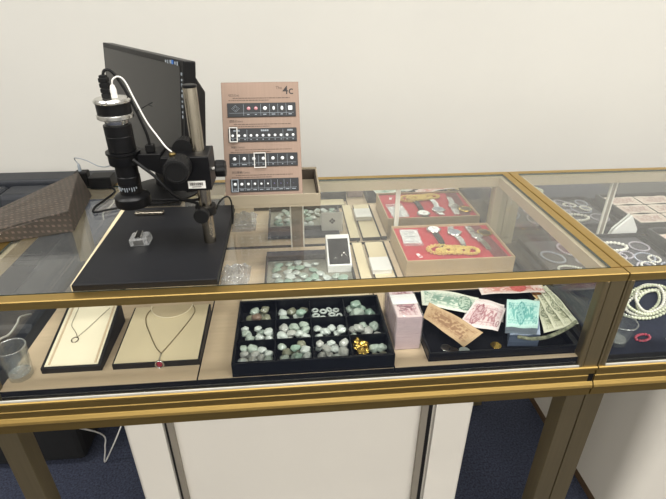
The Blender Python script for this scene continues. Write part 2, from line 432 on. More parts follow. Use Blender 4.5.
for xx in (-1.188, -1.094):
    b = MB(); b.hexa([(xx, .062, zz1(.062, .0014)), (xx+.004, .062, zz1(.062, .0014)), (xx+.004, .225, zz1(.225, .0014)), (xx, .225, zz1(.225, .0014)),
        (xx, .062, zz1(.062, .003)), (xx+.004, .062, zz1(.062, .003)), (xx+.004, .225, zz1(.225, .003)), (xx, .225, zz1(.225, .003))])
    b.build('pad_rib', M['tile'], s1)
s2, zz2 = wedge_stand(-1.057, -.874, .055, .245, .0145, .027, 'low black edged beige stand with neck form under the ruby pendant', .004, M['pad'])
b = MB(); cx, cy = -.963, .243
cx = -.966; arc = [(cx+.049*math.cos(PI+k*PI/16), cy+.047*math.sin(PI+k*PI/16)) for k in range(17)]
n0 = [(x, y, zz2(y, .0012)) for x, y in arc]; n1 = [(x, y, zz2(y, .0035)) for x, y in arc]
A = [b.b.verts.new(p) for p in n0]; B_ = [b.b.verts.new(p) for p in n1]
for k in range(16): b.face([A[k], A[k+1], B_[k+1], B_[k]])
b.face(A[::-1]); b.face(B_); b.face([A[0], B_[0], B_[-1], A[-1]])
b.build('neck_form', M['bust'], s2)
b = MB(); b.tube([(x, y, zz2(y, .0035)) for x, y in arc], .0011, smooth=0); b.build('neck_rim', M['cream'], s2)

# necklaces
def necklace(name, label, zz, left, right, r, m, lift=.0028):
    t = thing(name, label, 'necklace', (left[-1][0], left[-1][1], zz(left[-1][1], 0)))
    b = MB(); b.tube([(x, y, zz(y, lift)) for x, y in left + right[::-1]], r, m, n=6); b.build('chain', m, t, smooth=True)
    return t
n = necklace('ring_pendant_necklace', 'fine dark chain necklace with small ring pendant on the steep cream stand', zz1,
    [(-1.172, .224), (-1.173, .19), (-1.172, .165), (-1.158, .146), (-1.149, .131)], [(-1.1, .212), (-1.115, .186), (-1.133, .155), (-1.149, .131)], .00055, M['steel'])
b = MB(); b.tube([(-1.152+.0072*math.cos(k*PI/8), .1235+.0072*math.sin(k*PI/8), zz1(.1235+.0072*math.sin(k*PI/8), .003)) for k in range(16)], .0011, closed=True, smooth=0)
b.build('ring_pendant', M['steel'], n, smooth=True)
n = necklace('ruby_pendant_necklace', 'gold chain necklace with ruby pendant on the low beige stand', zz2,
    [(-.918, .243), (-.909, .225), (-.909, .205), (-.922, .165), (-.942, .115), (-.9585, .078)], [(-1.008, .240), (-1.019, .215), (-1.016, .185), (-.998, .145), (-.975, .1), (-.9585, .078)], .0009, M['dullgold'])
b = MB(); cz = DK+.0105
b.tube([(-.958+.0085*math.cos(k*PI/8), .0528, cz-.0005+.0095*math.sin(k*PI/8)) for k in range(16)], .0018, closed=True, smooth=0)
b.tube([(-.9585, .078, zz2(.078, .003)), (-.9583, .06, zz2(.06, .0035)), (-.958, .0535, cz+.009)], .0014)
b.build('pendant_setting', M['silver'], n, smooth=True)
b = MB(); b.ball((-.958, .0528, cz), .0075, sub=2, sc=(.85, .35, 1)); b.build('ruby_stone', M['ruby'], n)

# ------------------------------------------------------------------ twelve-compartment tray with stones
def pebble_mesh(k, m, rough=.25, flat=.6):
    bm = bmesh.new(); bmesh.ops.create_icosphere(bm, subdivisions=3, radius=1)
    for v in bm.verts:
        d = v.co.normalized(); f = 1 + rough * noise.noise(d * 1.3 + Vector((k * 7.1, k * 3.3, 0)))
        v.co = Vector((d.x * f, d.y * f * .85, d.z * f * flat))
    me = bpy.data.meshes.new('stone'); bm.to_mesh(me); bm.free(); me.materials.append(m)
    for p in me.polygons: p.use_smooth = True
    return me
def torus_mesh(m):
    b = MB(); b.tube([(.72*math.cos(k*PI/10), .72*math.sin(k*PI/10), 0) for k in range(20)], .3, closed=True, smooth=0, n=10)
    me = bpy.data.meshes.new('ring'); bmesh.ops.recalc_face_normals(b.b, faces=b.b.faces); b.b.to_mesh(me); b.b.free(); me.materials.append(m)
    for p in me.polygons: p.use_smooth = True
    return me
PM = {}
def pm(k, mk, flat=.6):
    key = (k, mk, flat)
    if key not in PM: PM[key] = pebble_mesh(k, M[mk], .33 if mk != 'gold' else .6, flat)
    return PM[key]
RING = {mk: torus_mesh(M[mk]) for mk in ('jade3', 'jade2')}
def put(me, name, label, cat, group, loc, s, rot=None, sz=1):
    o = bpy.data.objects.new(name, me); C.objects.link(o); o.location = loc; o.scale = (s, s, s*sz)
    o.rotation_euler = rot or (rnd.uniform(-.3, .3), rnd.uniform(-.3, .3), rnd.uniform(0, 6.3))
    return tag(o, label, cat, group)

TX0, TX1, TY0, TY1 = -.801, -.4575, .0105, .237
tr = thing('compartment_tray', 'black twelve-compartment tray of jade stones beside the money brick', 'tray', ((TX0+TX1)/2, (TY0+TY1)/2, DK))
b = MB(); b.box(TX0, TX1, TY0, TY1, DK, DK+.005); b.build('tray_floor', M['velvet'], tr)
b = MB()
w = .006; H = .037
b.box(TX0, TX1, TY0, TY0+w, DK+.005, DK+H); b.box(TX0, TX1, TY1-w, TY1, DK+.005, DK+H)
b.box(TX0, TX0+w, TY0+w, TY1-w, DK+.005, DK+H); b.box(TX1-w, TX1, TY0+w, TY1-w, DK+.005, DK+H)
b.build('tray_rim', M['blackgl'], tr, bevel=.0012)
cw = (TX1-TX0-2*w)/4; ch = (TY1-TY0-2*w)/3
for k in (1, 2, 3):
    b = MB(); b.box(TX0+w+k*cw-.0012, TX0+w+k*cw+.0012, TY0+w, TY1-w, DK+.005, DK+H-.004); b.build('divider', M['blackgl'], tr)
for k in (1, 2):
    b = MB(); b.box(TX0+w, TX1-w, TY0+w+k*ch-.0012, TY0+w+k*ch+.0012, DK+.005, DK+H-.0045); b.build('divider', M['blackgl'], tr)
rowname = ['front', 'middle', 'back']; colname = ['compartment nearest necklace stands', 'second compartment from necklace stands', 'second compartment from money brick', 'compartment nearest money brick']
FILL = {  # (row from the front, column): (material choices, count, size, kind, words)
    (2, 0): (['jade4', 'jade5', 'jade4', 'jade1'], 7, .0125, 'p', 'brown and olive stone'),
    (2, 1): (['jade1', 'jade4', 'jade3', 'jade2'], 8, .0115, 'p', 'mixed jade pebble'),
    (2, 2): (['jade3'], 11, .0085, 'r', 'white jade ring'),
    (2, 3): (['jade2', 'jade1'], 6, .0120, 'p', 'grey green jade cabochon'),
    (1, 0): (['jade3', 'jade1', 'jade3'], 16, .0088, 'p', 'white green jade chip'),
    (1, 1): (['jade6', 'jade3', 'jade1'], 12, .0108, 'p', 'pale grey jade pebble'),
    (1, 2): (['jade3'], 9, .0100, 'p', 'white jade pebble'),
    (1, 3): (['jade6', 'jade1'], 7, .0125, 'p', 'large smooth grey jade stone'),
    (0, 0): (['jade3', 'jade6', 'jade1'], 17, .0095, 'p', 'pale jade chunk'),
    (0, 1): (['jade1', 'jade4', 'jade2', 'jade3'], 14, .0105, 'p', 'green jade pebble'),
    (0, 2): (['jade6', 'jade6', 'jade3'], 18, .0095, 'p', 'rose grey jade chunk'),
    (0, 3): (['gold'], 7, .0100, 'g', 'yellow gold nugget'),
}
for (r, c), (mks, cnt, sz, kind, words) in FILL.items():
    X0 = TX0+w+c*cw+.0025; X1 = X0+cw-.005; Y0 = TY0+w+r*ch+.0025; Y1 = Y0+ch-.005
    if kind == 'g': X1 = X0 + (X1-X0)*.52
    label = 'small %s, %s tray row, %s' % (words, rowname[r], colname[c])
    grp = '%ss in the %s row, %s' % (words, rowname[r], colname[c])
    pts = []; tries = 0
    while len(pts) < cnt and tries < 9000:
        tries += 1
        s = sz * 1.17 * rnd.uniform(.85, 1.12); lim = .80 + .25*max(0, 1-tries/6000)
        lvl = 0 if tries < 3500 else 1
        x = rnd.uniform(X0+s, X1-s); y = rnd.uniform(Y0+s, Y1-s)
        if lvl == 0 and rnd.random() < .35 and r: y = Y0+s+(y-Y0-s)*.7
        if all(math.hypot(x-p[0], y-p[1]) > (s+p[2])*lim*.93 for p in pts if p[3] == lvl): pts.append((x, y, s, lvl))
    for i, (x, y, s, lvl) in enumerate(pts):
        z = DK+.005+s*.62+lvl*.0125
        if kind == 'r': put(RING[mks[0]], 'jade_ring', label, 'jade ring', grp, (x, y, DK+.0052+s*.34+lvl*.008+.001), s, (rnd.uniform(-.12, .5), rnd.uniform(-.12, .12), rnd.uniform(0, 6)))
        else:
            mk = mks[i % len(mks)]
            put(pm(rnd.randrange(4), mk, .62), 'gold_nugget' if kind == 'g' else 'jade_stone', label, 'gold nugget' if kind == 'g' else 'stone', grp, (x, y, z), s)
    if kind == 'g':
        for i in range(4):
            s = .0125; x = X1+.010+(i % 2)*.0165; y = Y0+.014+(i//2)*.030
            put(pm(i, 'jade1' if i > 1 else 'jade4', .62), 'jade_stone', 'larger green grey stone beside the gold nuggets in the black tray', 'stone', 'green grey stones beside the gold nuggets', (x, y, DK+.0052+s*.62), s)

# beige pad behind that tray
board('display_pad', -.803, -.47, .246, .300, DK, DK+.0135, M['pad'], M['blackwood'], 'narrow beige pad with black edge behind the twelve-compartment tray', 'display pad')

# ------------------------------------------------------------------ grey tray of jade pieces
GX0, GX1, GY0, GY1 = -.7455, -.497, .318, .487
gt = thing('shallow_tray', 'shallow grey lined tray of loose jade under the white ring box', 'tray', ((GX0+GX1)/2, (GY0+GY1)/2, DK))
b = MB(); b.box(GX0, GX1, GY0, GY1, DK, DK+.004); b.build('tray_floor', M['greycloth'], gt)
b = MB(); H = .021
b.box(GX0, GX1, GY0, GY0+.005, DK+.004, DK+H); b.box(GX0, GX1, GY1-.005, GY1, DK+.004, DK+H); b.box(GX0, GX0+.005, GY0+.005, GY1-.005, DK+.004, DK+H); b.box(GX1-.005, GX1, GY0+.005, GY1-.005, DK+.004, DK+H)
b.build('tray_rim', M['blackwood'], gt, bevel=.0006)
b = MB(); b.box(-.7455, -.512, .4905, .5335, DK, DK+.010); o = b.build('strip_box', M['navyv'], loc=(-.63, .51, DK), bevel=.001)
tag(o, 'long navy strip box lying between the grey jade tray and mirror', 'box')
pts = []; tries = 0
while len(pts) < 30 and tries < 8000:
    tries += 1; s = rnd.uniform(.0125, .0155)
    x = rnd.uniform(GX0+.03, GX1-.008-s); y = rnd.uniform(GY0+.006+s, GY1-.008-s)
    if (-.578 < x+s and x-s < -.492 and .395 < y+s and y-s < .51): continue
    if all(math.hypot(x-p[0], y-p[1]) > (s+p[2])*.86 for p in pts): pts.append((x, y, s))
for i, (x, y, s) in enumerate(pts):
    put(pm(i % 4, ['jade2', 'jade3', 'jade1', 'jade3', 'jade2'][i % 5], .38), 'jade_plaque', 'flat carved green white jade piece loose in the shallow grey tray', 'jade piece', 'loose jade pieces in the grey tray', (x, y, DK+.0042+s*.42), s)

# white ring box: a wedge with black sloping face
rb = thing('ring_box', 'white wedge ring box with black face and diamond mark on its back', 'ring box', (-.5345, .455, DK+.0041))
b = MB(); y0, y1 = .404, .503; hf, hb = .757, .806; x0, x1 = -.569, -.500
b.prism([(y0, DK+.0042), (y1, DK+.0042), (y1, hb), (y0, hf)], 'x', x0, x1); b.build('box_body', M['white'], rb, bevel=.0015)
sl = (hb-hf)/(y1-y0); zr = lambda y, d=0: hf+sl*(y-y0)+d
b = MB(); ya, yb = .408, .488; xa, xb = x0+.005, x1-.005
b.hexa([(xa, ya, zr(ya, -.001)), (xb, ya, zr(ya, -.001)), (xb, yb, zr(yb, -.001)), (xa, yb, zr(yb, -.001)), (xa, ya, zr(ya, .0008)), (xb, ya, zr(ya, .0008)), (xb, yb, zr(yb, .0008)), (xa, yb, zr(yb, .0008))])
b.build('black_insert', M['velvet'], rb)
b = MB(); yc = .428; b.tube([(-.521+.0075*math.cos(k*PI/8), yc+.004*math.sin(k*PI/8), zr(yc, .004)+.006*math.sin(k*PI/8)) for k in range(9)], .0009, smooth=0)
b.ball((-.521, yc+.004, zr(yc, .012)), .0034, sub=1); b.ball((-.546, yc-.003, zr(yc, .003)), .002, sub=1)
b.tube([(-.551, yc-.006, zr(yc-.006, .001)), (-.546, yc-.003, zr(yc-.003, .004)), (-.541, yc-.006, zr(yc-.006, .001))], .0007)
b.build('diamond_ring', M['chrome'], rb)
b = MB(); mx_, mz = -.5345, .775
for dx, dz in ((0, .0058), (0, -.0058), (.0058, 0), (-.0058, 0)):
    v = [b.b.verts.new((mx_+dx+ax, y1+.0004, mz+dz+az)) for ax, az in ((0, .005), (.005, 0), (0, -.005), (-.005, 0))]; b.face(v)
b.build('diamond_mark', M['greyv'], rb, solid=.0003)

# narrow pads between the grey tray and the red tray
board('display_pad', -.482, -.450, .300, .566, DK, DK+.012, M['pad'], M['blackwood'], 'thin beige pad between the grey jade tray and white box pad', 'display pad')
board('display_pad', -.441, -.384, .300, .566, DK, DK+.012, M['pad'], M['blackwood'], 'beige pad lying under the small white box', 'display pad')
board('display_pad', -.381, -.3625, .300, .566, DK, DK+.014, M['tile'], M['blackwood'], 'slim beige pad tight against the red watch tray', 'display pad')
wb = thing('white_box', 'small flat white gift box on a narrow beige pad', 'box', (-.418, .405, DK+.012))
b = MB(); b.box(-.446, -.392, .372, .442, DK+.0121, DK+.0215); b.build('box_base', M['white'], wb, bevel=.001)
b = MB(); b.box(-.4475, -.3905, .3705, .4435, DK+.0217, DK+.0275); b.build('box_lid', M['whitepl'], wb, bevel=.0015)

# ------------------------------------------------------------------ red velvet tray with watches
RX0, RX1, RY0, RY1 = -.361, -.0575, .338, .555
zf, zb = .80, .80; rs = 0; zt = lambda y, d=0: zf+d
lt = thing('lower_tray', 'plain taupe tray underneath the red watch tray', 'tray', ((RX0+RX1)/2, (RY0+RY1)/2, DK))
b = MB(); b.box(RX0, RX1, RY0, RY1, DK, DK+.0295); b.build('tray_body', mat('taupe_tray_lower', '#b49c78', .6, 0, .06, 14), lt, bevel=.0012)
DKR = DK+.03
rt = thing('watch_tray', 'red velvet tray with taupe sides holding watches and gold chain', 'tray', ((RX0+RX1)/2, (RY0+RY1)/2, DKR))
b = MB()
def wall(xa, xb, ya, yb): b.hexa([(xa, ya, DKR), (xb, ya, DKR), (xb, yb, DKR), (xa, yb, DKR), (xa, ya, zt(ya)), (xb, ya, zt(ya)), (xb, yb, zt(yb)), (xa, yb, zt(yb))])
wall(RX0, RX1, RY0, RY0+.004); wall(RX0, RX1, RY1-.004, RY1); wall(RX0, RX0+.004, RY0+.004, RY1-.004); wall(RX1-.004, RX1, RY0+.004, RY1-.004)
b.build('tray_side', M['beigewood'], rt, bevel=.0008)
b = MB(); d = -.007
b.hexa([(RX0+.004, RY0+.004, DKR), (RX1-.004, RY0+.004, DKR), (RX1-.004, RY1-.004, DKR), (RX0+.004, RY1-.004, DKR), (RX0+.004, RY0+.004, zt(RY0+.004, d)), (RX1-.004, RY0+.004, zt(RY0+.004, d)), (RX1-.004, RY1-.004, zt(RY1-.004, d)), (RX0+.004, RY1-.004, zt(RY1-.004, d))])
b.build('velvet_bed', M['redv'], rt)
zv = lambda y, e=0: zt(y, d+e)
b = MB(); b.hexa([(-.112, .344, zv(.386)), (-.07, .344, zv(.386)), (-.082, .55, zv(.55)), (-.114, .55, zv(.55)), (-.112, .344, zv(.386, .0006)), (-.07, .344, zv(.386, .0006)), (-.082, .55, zv(.55, .0006)), (-.114, .55, zv(.55, .0006))])
b.build('reflection_patch', M['redrefl'], rt)  # darker red-brown patch paints a reflection on the velvet
tilt = math.atan(rs)
def on_red(x, y, e=0): return (x, y, zv(y, e))
# white leaflet card, folded, with grey print
def slab_note(name, label, cat, x, y, w, h, rz, lift=.0008):
    return thing(name, label, cat, on_red(x, y, lift), (tilt, 0, rz), world=False)
cd = slab_note('watch_card', 'white printed card in clear sleeve on the red velvet', 'card', -.315, .492, .05, .1, -.06)
b = MB(); b.box(-.026, .026, -.042, .042, 0, .0015); b.build('card', M['white'], cd)
b = MB()
for k in range(5): b.box(-.018+.003*(k % 2), .017-.004*(k % 3), .030-k*.011, .0325-k*.011+.002*(k % 2), .0015, .0018)
b.box(-.022, .02, -.034, -.031, .0015, .0018); b.build('grey_print', M['stripline'], cd)
b = MB(); b.box(-.029, .029, -.062, .044, .002, .0032); b.build('clear_sleeve', M['wrap'], cd)
tg = slab_note('price_tag', 'small pink white price tag on red velvet before the watch card', 'tag', -.317, .376, .01, .02, .3)
b = MB(); b.box(-.0045, .0045, -.011, .011, 0, .001); b.build('tag_card', M['white'], tg)
b = MB(); b.box(-.0035, .0035, -.009, -.001, .001, .0012); b.build('tag_print', M['redbead'], tg)
def watch(label, x, y, rz, metal, strap, dial, r=.0185, L=.05, sw=.0085, bend=0, L2=.008):
    t = thing('wristwatch', label, 'wristwatch', on_red(x, y, .0005), (tilt, 0, rz), group='wristwatches on the red velvet tray', world=False)
    b = MB(); b.lathe([(r*.92, .001), (r, .003), (r, .007), (r*.9, .009), (r*.82, .009)], n=32); b.build('case', metal, t, smooth=False, bevel=.0004)
    b = MB(); b.lathe([(r*.8, .0088), (r*.8, .0094)], n=32); f = b.build('dial', dial, t)
    local(f)
    b = MB(); b.box(-.0006, .0006, 0, r*.6, .0094, .0098); b.box(0, r*.45, -.0005, .0005, .0094, .0098); b.build('hand', M['ink'], f)
    b = MB(); b.lathe([(.0022, r), (.0022, r+.003)], o=(0, 0, .005), axis='x', n=10); b.build('crown', metal, t)
    for s in (1, -1):
        b = MB(); l = L if s < 0 else L2; k = 9 if s < 0 else 3
        for i in range(k):
            ya = s*(r*.9+l*i/k); yb = s*(r*.9+l*(i+.86)/k); xb = bend*(i/k)**2*s
            b.box(xb-sw*(1-.03*i), xb+sw*(1-.03*i), min(ya, yb), max(ya, yb), .001+.0015*math.sin(i/k*PI), .0045+.003*math.sin(i/k*PI))
        b.build('strap' if strap is M['rubber'] or strap is M['blackwood'] else 'bracelet', strap, t, bevel=.0006)
    return t
watch('round silver wristwatch on a black leather strap, first beside the card', -.237, .522, .06, M['silver'], M['blackwood'], M['white'], .021, .105, .0095, .012, .003)
watch('steel bracelet wristwatch with pale dial, second from the card', -.180, .497, .12, M['silver'], M['silver'], M['stripline'], .021, .075, .0095, .012, .022)
watch('slim steel bracelet wristwatch, beside the gold disc', -.120, .468, .14, M['silver'], M['silver'], M['silver'], .017, .065, .0105, .004, .055)
gd = thing('gold_medallion', 'round gold medallion with grey centre on the red velvet', 'medallion', on_red(-.078, .523, .0005), (tilt, 0, 0), world=False)
gd.location = (-.087, .494, zv(.5, .0012))
b = MB(); b.lathe([(.0215, 0), (.023, .0015), (.023, .004), (.0205, .005), (.018, .0042)], n=32); b.build('gold_rim', M['gold'], gd)
b = MB(); b.lathe([(.0175, .0042), (.012, .0052), (.006, .0056)], n=24); b.build('coin_face', M['dullgold'], gd)
gc = thing('gold_chain', 'thick braided gold chain coiled at the front of red tray', 'bracelet', on_red(-.215, .392, .001), (tilt, 0, -.06), world=False)
for lx, ly, la, lb in ((-.037, .014, .034, .0225), (.006, .011, .034, .019), (.042, .006, .026, .017), (-.015, .010, .03, .012)):
    b = MB(); N_ = 46
    for k in range(N_):
        t0 = 2*PI*k/N_
        for q in (0, PI):
            w_ = 9*t0+q; ro = 1+.16*math.cos(w_)
            b.ball((lx+la*ro*math.cos(t0), ly-.012+lb*ro*math.sin(t0)*1.1, .0058+.0024*math.sin(w_)), .0028, sub=1)
    b.build('chain_strand', M['chaingold'], gc, smooth=True)

# ------------------------------------------------------------------ money
F57 = {'0': '01110 10001 10001 10001 10001 10001 01110', '1': '00100 01100 00100 00100 00100 00100 01110', '5': '11111 10000 11110 00001 00001 10001 01110', '2': '01110 10001 00001 00110 01000 10000 11111'}
def digit(s, x, y):
    """is (x,y) in [0,len(s)]x[0,1] inked"""
    i = int(x)
    if x < 0 or i >= len(s) or not 0 <= y < 1: return False
    g = F57[s[i]].split(); cx_ = int((x-i)*6.2); cy_ = int((1-y)*7)
    return cx_ < 5 and g[min(6, cy_)][cx_] == '1'
def mixc(a, c, t): return tuple(a[i]*(1-t)+c[i]*t for i in range(3))
def note_ink(style, u, v):
    pal, num, oval = style
    base, mid, dark, acc = [lin(c)[:3] for c in pal]
    n_ = noise.noise(Vector((u*22, v*10, len(num)*3.3+pal.__hash__() % 7)))
    c = base
    if .05 < u < .95 and .10 < v < .9:
        c = mixc(base, mid, .25+.45*(n_ > .05)+.2*math.sin(u*70+4*math.sin(v*14))*(n_ > -.2))
        if .18 < u < .82 and .28 < v < .72 and n_ > -.18: c = mixc(mid, dark, .35+.5*abs(n_))
        if .80 > v > .74 or .2 < v < .25: c = mixc(c, dark, .5)
    if oval is not None:
        e = ((u-oval)/.11)**2+((v-.5)/.36)**2
        if e < 1: c = mixc(acc, dark, .15+.7*(noise.noise(Vector((u*30, v*14, 9))) > .1))
        elif e < 1.25: c = dark
    for (x0, y0, hh) in ((.80, .14, .24), (.07, .66, .22)):
        if digit(num, (u-x0)/(hh*.36), (v-y0)/hh): c = dark
    return c
def grid_note(name, label, quad, style, group, curl=.0, thick=.0005, nx=64, ny=30, parent=None, mask=None):
    """one banknote: a thin sheet through four corners (lower-left, lower-right, upper-right, upper-left), slightly curled"""
    q = [Vector(p) for p in quad]; cen = sum(q, Vector())/4
    nrm = (q[1]-q[0]).cross(q[3]-q[0]).normalized()
    if nrm.z < 0: nrm = -nrm
    bm = bmesh.new(); V = []
    for j in range(ny+1):
        for i in range(nx+1):
            u, v = i/nx, j/ny
            p = (q[0]*(1-u)+q[1]*u)*(1-v)+(q[3]*(1-u)+q[2]*u)*v
            p = p+nrm*(curl*math.sin(u*PI)+.0012*math.sin(u*9+v*3))-cen
            V.append(bm.verts.new(p))
    for j in range(ny):
        for i in range(nx): bm.faces.new([V[j*(nx+1)+i], V[j*(nx+1)+i+1], V[(j+1)*(nx+1)+i+1], V[(j+1)*(nx+1)+i]])
    me = bpy.data.meshes.new(name); bm.to_mesh(me); bm.free()
    a = me.color_attributes.new('ink', 'FLOAT_COLOR', 'POINT')
    for j in range(ny+1):
        for i in range(nx+1): a.data[j*(nx+1)+i].color = (*note_ink(style, i/nx, j/ny), 1)
    me.materials.append(M['printed'])
    for p in me.polygons: p.use_smooth = True
    o = bpy.data.objects.new(name, me); C.objects.link(o)
    if parent is not None: o.parent = parent; o.location = cen - parent.location
    else: o.location = cen; tag(o, label, 'banknote', group)
    md = o.modifiers.new('thick', 'SOLIDIFY'); md.thickness = thick; md.offset = -1
    return o
BROWN = (('#c3a681', '#a78562', '#7b5440', '#b98f76'), '1', None)
GREEN = (('#e6e9da', '#a9c2b0', '#4d7a68', '#c8d6c4'), '2', .78)
MAROON = (('#ecdedb', '#cfa6a8', '#8d4a58', '#d9bcbc'), '10', .3)
RED = (('#f1e2da', '#e4b6a6', '#c2544e', '#d8716b'), '100', .62)
TEAL = (('#bfe2da', '#86c2ba', '#3f8f8c', '#a4d2cb'), '50', .45)
USD = (('#dddcc3', '#bcbd9f', '#4f5b44', '#c9c9ae'), '100', .5)
ORANGE = (('#efd9a0', '#e8ab4c', '#c8452f', '#f0c36a'), '50', .4)
BLUE = (('#b9c6dc', '#6f8bb8', '#34538f', '#8fa5c9'), '10', .5)

# tray under the notes
NX0, NX1, NY0, NY1 = -.380, -.0465, .022, .262
nt_ = thing('banknote_tray', 'flat black tray heaped with loose foreign banknotes', 'tray', ((NX0+NX1)/2, (NY0+NY1)/2, DK))
b = MB(); b.box(NX0, NX1, NY0, NY1, DK, DK+.004); b.build('tray_floor', M['velvet'], nt_)
b = MB(); H = .022
b.box(NX0, NX1, NY0, NY0+.005, DK+.004, DK+H); b.box(NX0, NX1, NY1-.005, NY1, DK+.004, DK+H); b.box(NX0, NX0+.005, NY0+.005, NY1-.005, DK+.004, DK+H); b.box(NX1-.005, NX1, NY0+.005, NY1-.005, DK+.004, DK+H)
b.build('tray_rim', M['blackgl'], nt_, bevel=.0012)

# brick of notes in plastic
br = thing('banknote_brick', 'tall brick of pale pink banknotes wrapped in clear plastic', 'money brick', (-.4185, .128, DK))
x0, x1, y0, y1, z1 = -.4455, -.3895, .066, .200, .8195
mb = mat('stacked_note_edges', '#dfc9cb', .7, 0, .1, 6, 0, 200, stretch=(1, 1, 160), col2='#c7a9b0')
b = MB(); b.box(x0, x1, y0, y1, DK+.0012, z1); b.build('note_stack', mb, br, bevel=.0008)
o = grid_note('top_note', None, [(x0+.0005, y1-.0005, z1+.0012), (x0+.0005, y0+.0005, z1+.0012), (x1-.0005, y0+.0005, z1+.0012), (x1-.0005, y1-.0005, z1+.0012)], (('#e6cfcd', '#b0707c', '#642238', '#c48a92'), '1', .62), None, parent=br)
b = MB(); b.box(x0-.0006, x1+.0006, .112, .150, z1+.0028, z1+.0034); b.build('paper_band', M['white'], br)
b = MB(); b.box(x0-.0035, x1+.0025, y0-.0015, y1+.003, DK+.0005, z1+.0045); b.build('plastic_wrap', M['wrap'], br, bevel=.002)

G = 'loose banknotes in the black tray'
zq = lambda pts, zs: [(p[0], p[1], z) for p, z in zip(pts, zs)]
grid_note('banknote', 'green and white banknote lying behind the brown one', [(-.352, .195, .757), (-.236, .141, .757), (-.2, .214, .757), (-.338, .268, .757)], GREEN, G, .004)
grid_note('banknote', 'white and maroon banknote under the green and brown ones', [(-.292, .104, .760), (-.207, .075, .760), (-.158, .150, .768), (-.218, .190, .768)], MAROON, G, .003)
grid_note('banknote', 'maroon and white banknote half hidden beneath its twin', [(-.262, .145, .752), (-.176, .116, .752), (-.146, .182, .755), (-.222, .222, .755)], MAROON, G, .002)
grid_note('banknote', 'brown worn banknote slanting over the tray front', [(-.366, .136, .764), (-.302, .030, .758), (-.244, .070, .764), (-.337, .188, .770)][:1]+[(-.302, .030, .758), (-.244, .070, .764), (-.337, .188, .770)], BROWN, G, .003)
grid_note('banknote', 'pink red banknote numbered 100 at the back of the heap', [(-.190, .224, .758), (-.040, .192, .778), (-.028, .25, .776), (-.186, .262, .757)], RED, G, .003)
grid_note('banknote', 'orange and yellow banknote at the outer edge of the fan', [(-.060, .085, .7655), (-.0205, .080, .7665), (-.0205, .245, .7665), (-.070, .250, .7655)], ORANGE, G, .002)
USDL = ['green grey banknote first in the fan beside the teal bundle', 'green grey banknote second in the fan from the teal bundle', 'green grey banknote third in the fan from the teal bundle', 'green grey banknote outermost in the fan beside the orange note']
for k in range(4):
    xt, yt = -.073+.0125*k, .180+.014*k; xb, yb = -.112+.026*k, .050+.005*k; z = .7672+.0024*k
    wt = [.040, .036, .030, .024][k]; wb = [.050, .048, .040, .030][k]
    grid_note('banknote', USDL[k], [(xb, yb, z+.001), (xt, yt, z), (min(xt+wt, -.020), yt+.008, z), (min(xb+wb, -.0205), yb+.010, z+.001)], USD, G, .003)
# curled note along the front edge of the fan
b = MB(); b.tube([(-.172, .050, .762), (-.145, .040, .763), (-.115, .038, .766), (-.085, .044, .771), (-.052, .056, .777), (-.03, .068, .782)], .0042, n=10)
o = b.build('rolled_banknote', mat('usd_roll', '#a8a98d', .7, 0, .35, 120, col2='#585e48'), loc=(-.085, .05, .765)); tag(o, 'green grey banknote edge rolled along the front of fan', 'banknote')
# teal bundle
tb = thing('banknote_bundle', 'bundle of teal 50 banknotes standing on the blue grey notes', 'money bundle', (-.14, .105, .768))
blk = [(-.199, .058), (-.132, .046), (-.076, .150), (-.153, .162)]
b = MB(); b.hexa([(x, y, .768) for x, y in blk]+[(x-.004, y-.006, .788) for x, y in blk]); b.build('note_stack', mat('blue_grey_note_edges', '#a3aeb8', .7, 0, .15, 6, stretch=(1, 1, 200), col2='#6f7d8c'), tb)
grid_note('top_note', None, [(x-.004, y-.006, .7902) for x, y in blk], TEAL, None, .0005, parent=tb)
bb = thing('banknote_bundle', 'blue grey banknotes lying under the teal bundle', 'money bundle', (-.125, .105, .7345))
blk = [(-.190, .052), (-.122, .046), (-.072, .160), (-.140, .168)]
b = MB(); b.hexa([(x, y, .7345) for x, y in blk]+[(x, y, .7655) for x, y in blk]); b.build('note_stack', mat('slate_note_edges', '#6c7a90', .6, 0, .2, 6, stretch=(1, 1, 200), col2='#3b465a'), bb)
grid_note('top_note', None, [(x, y, .7672) for x, y in blk], BLUE, None, .0003, parent=bb)
cm = M['dullgold']
for k, (x, y, mt_) in enumerate(((-.330, .058, M['silver']), (-.292, .045, M['jade3']), (-.317, .047, M['silver']), (-.215, .056, M['gold']))):
    b = MB(); b.lathe([(.0115, 0), (.012, .0004), (.012, .0017), (.0115, .002), (.0098, .0016)], o=(x, y, DK+.0042), n=24); o = b.build('coin', mt_, loc=(x, y, DK+.0042))
    tag(o, ['silver coin under the corner of the brown banknote', 'pale coin at the front of the banknote tray', 'silver coin between two others under the brown banknote', 'yellow coin beside the teal bundle'][k], 'coin', 'coins in the banknote tray')

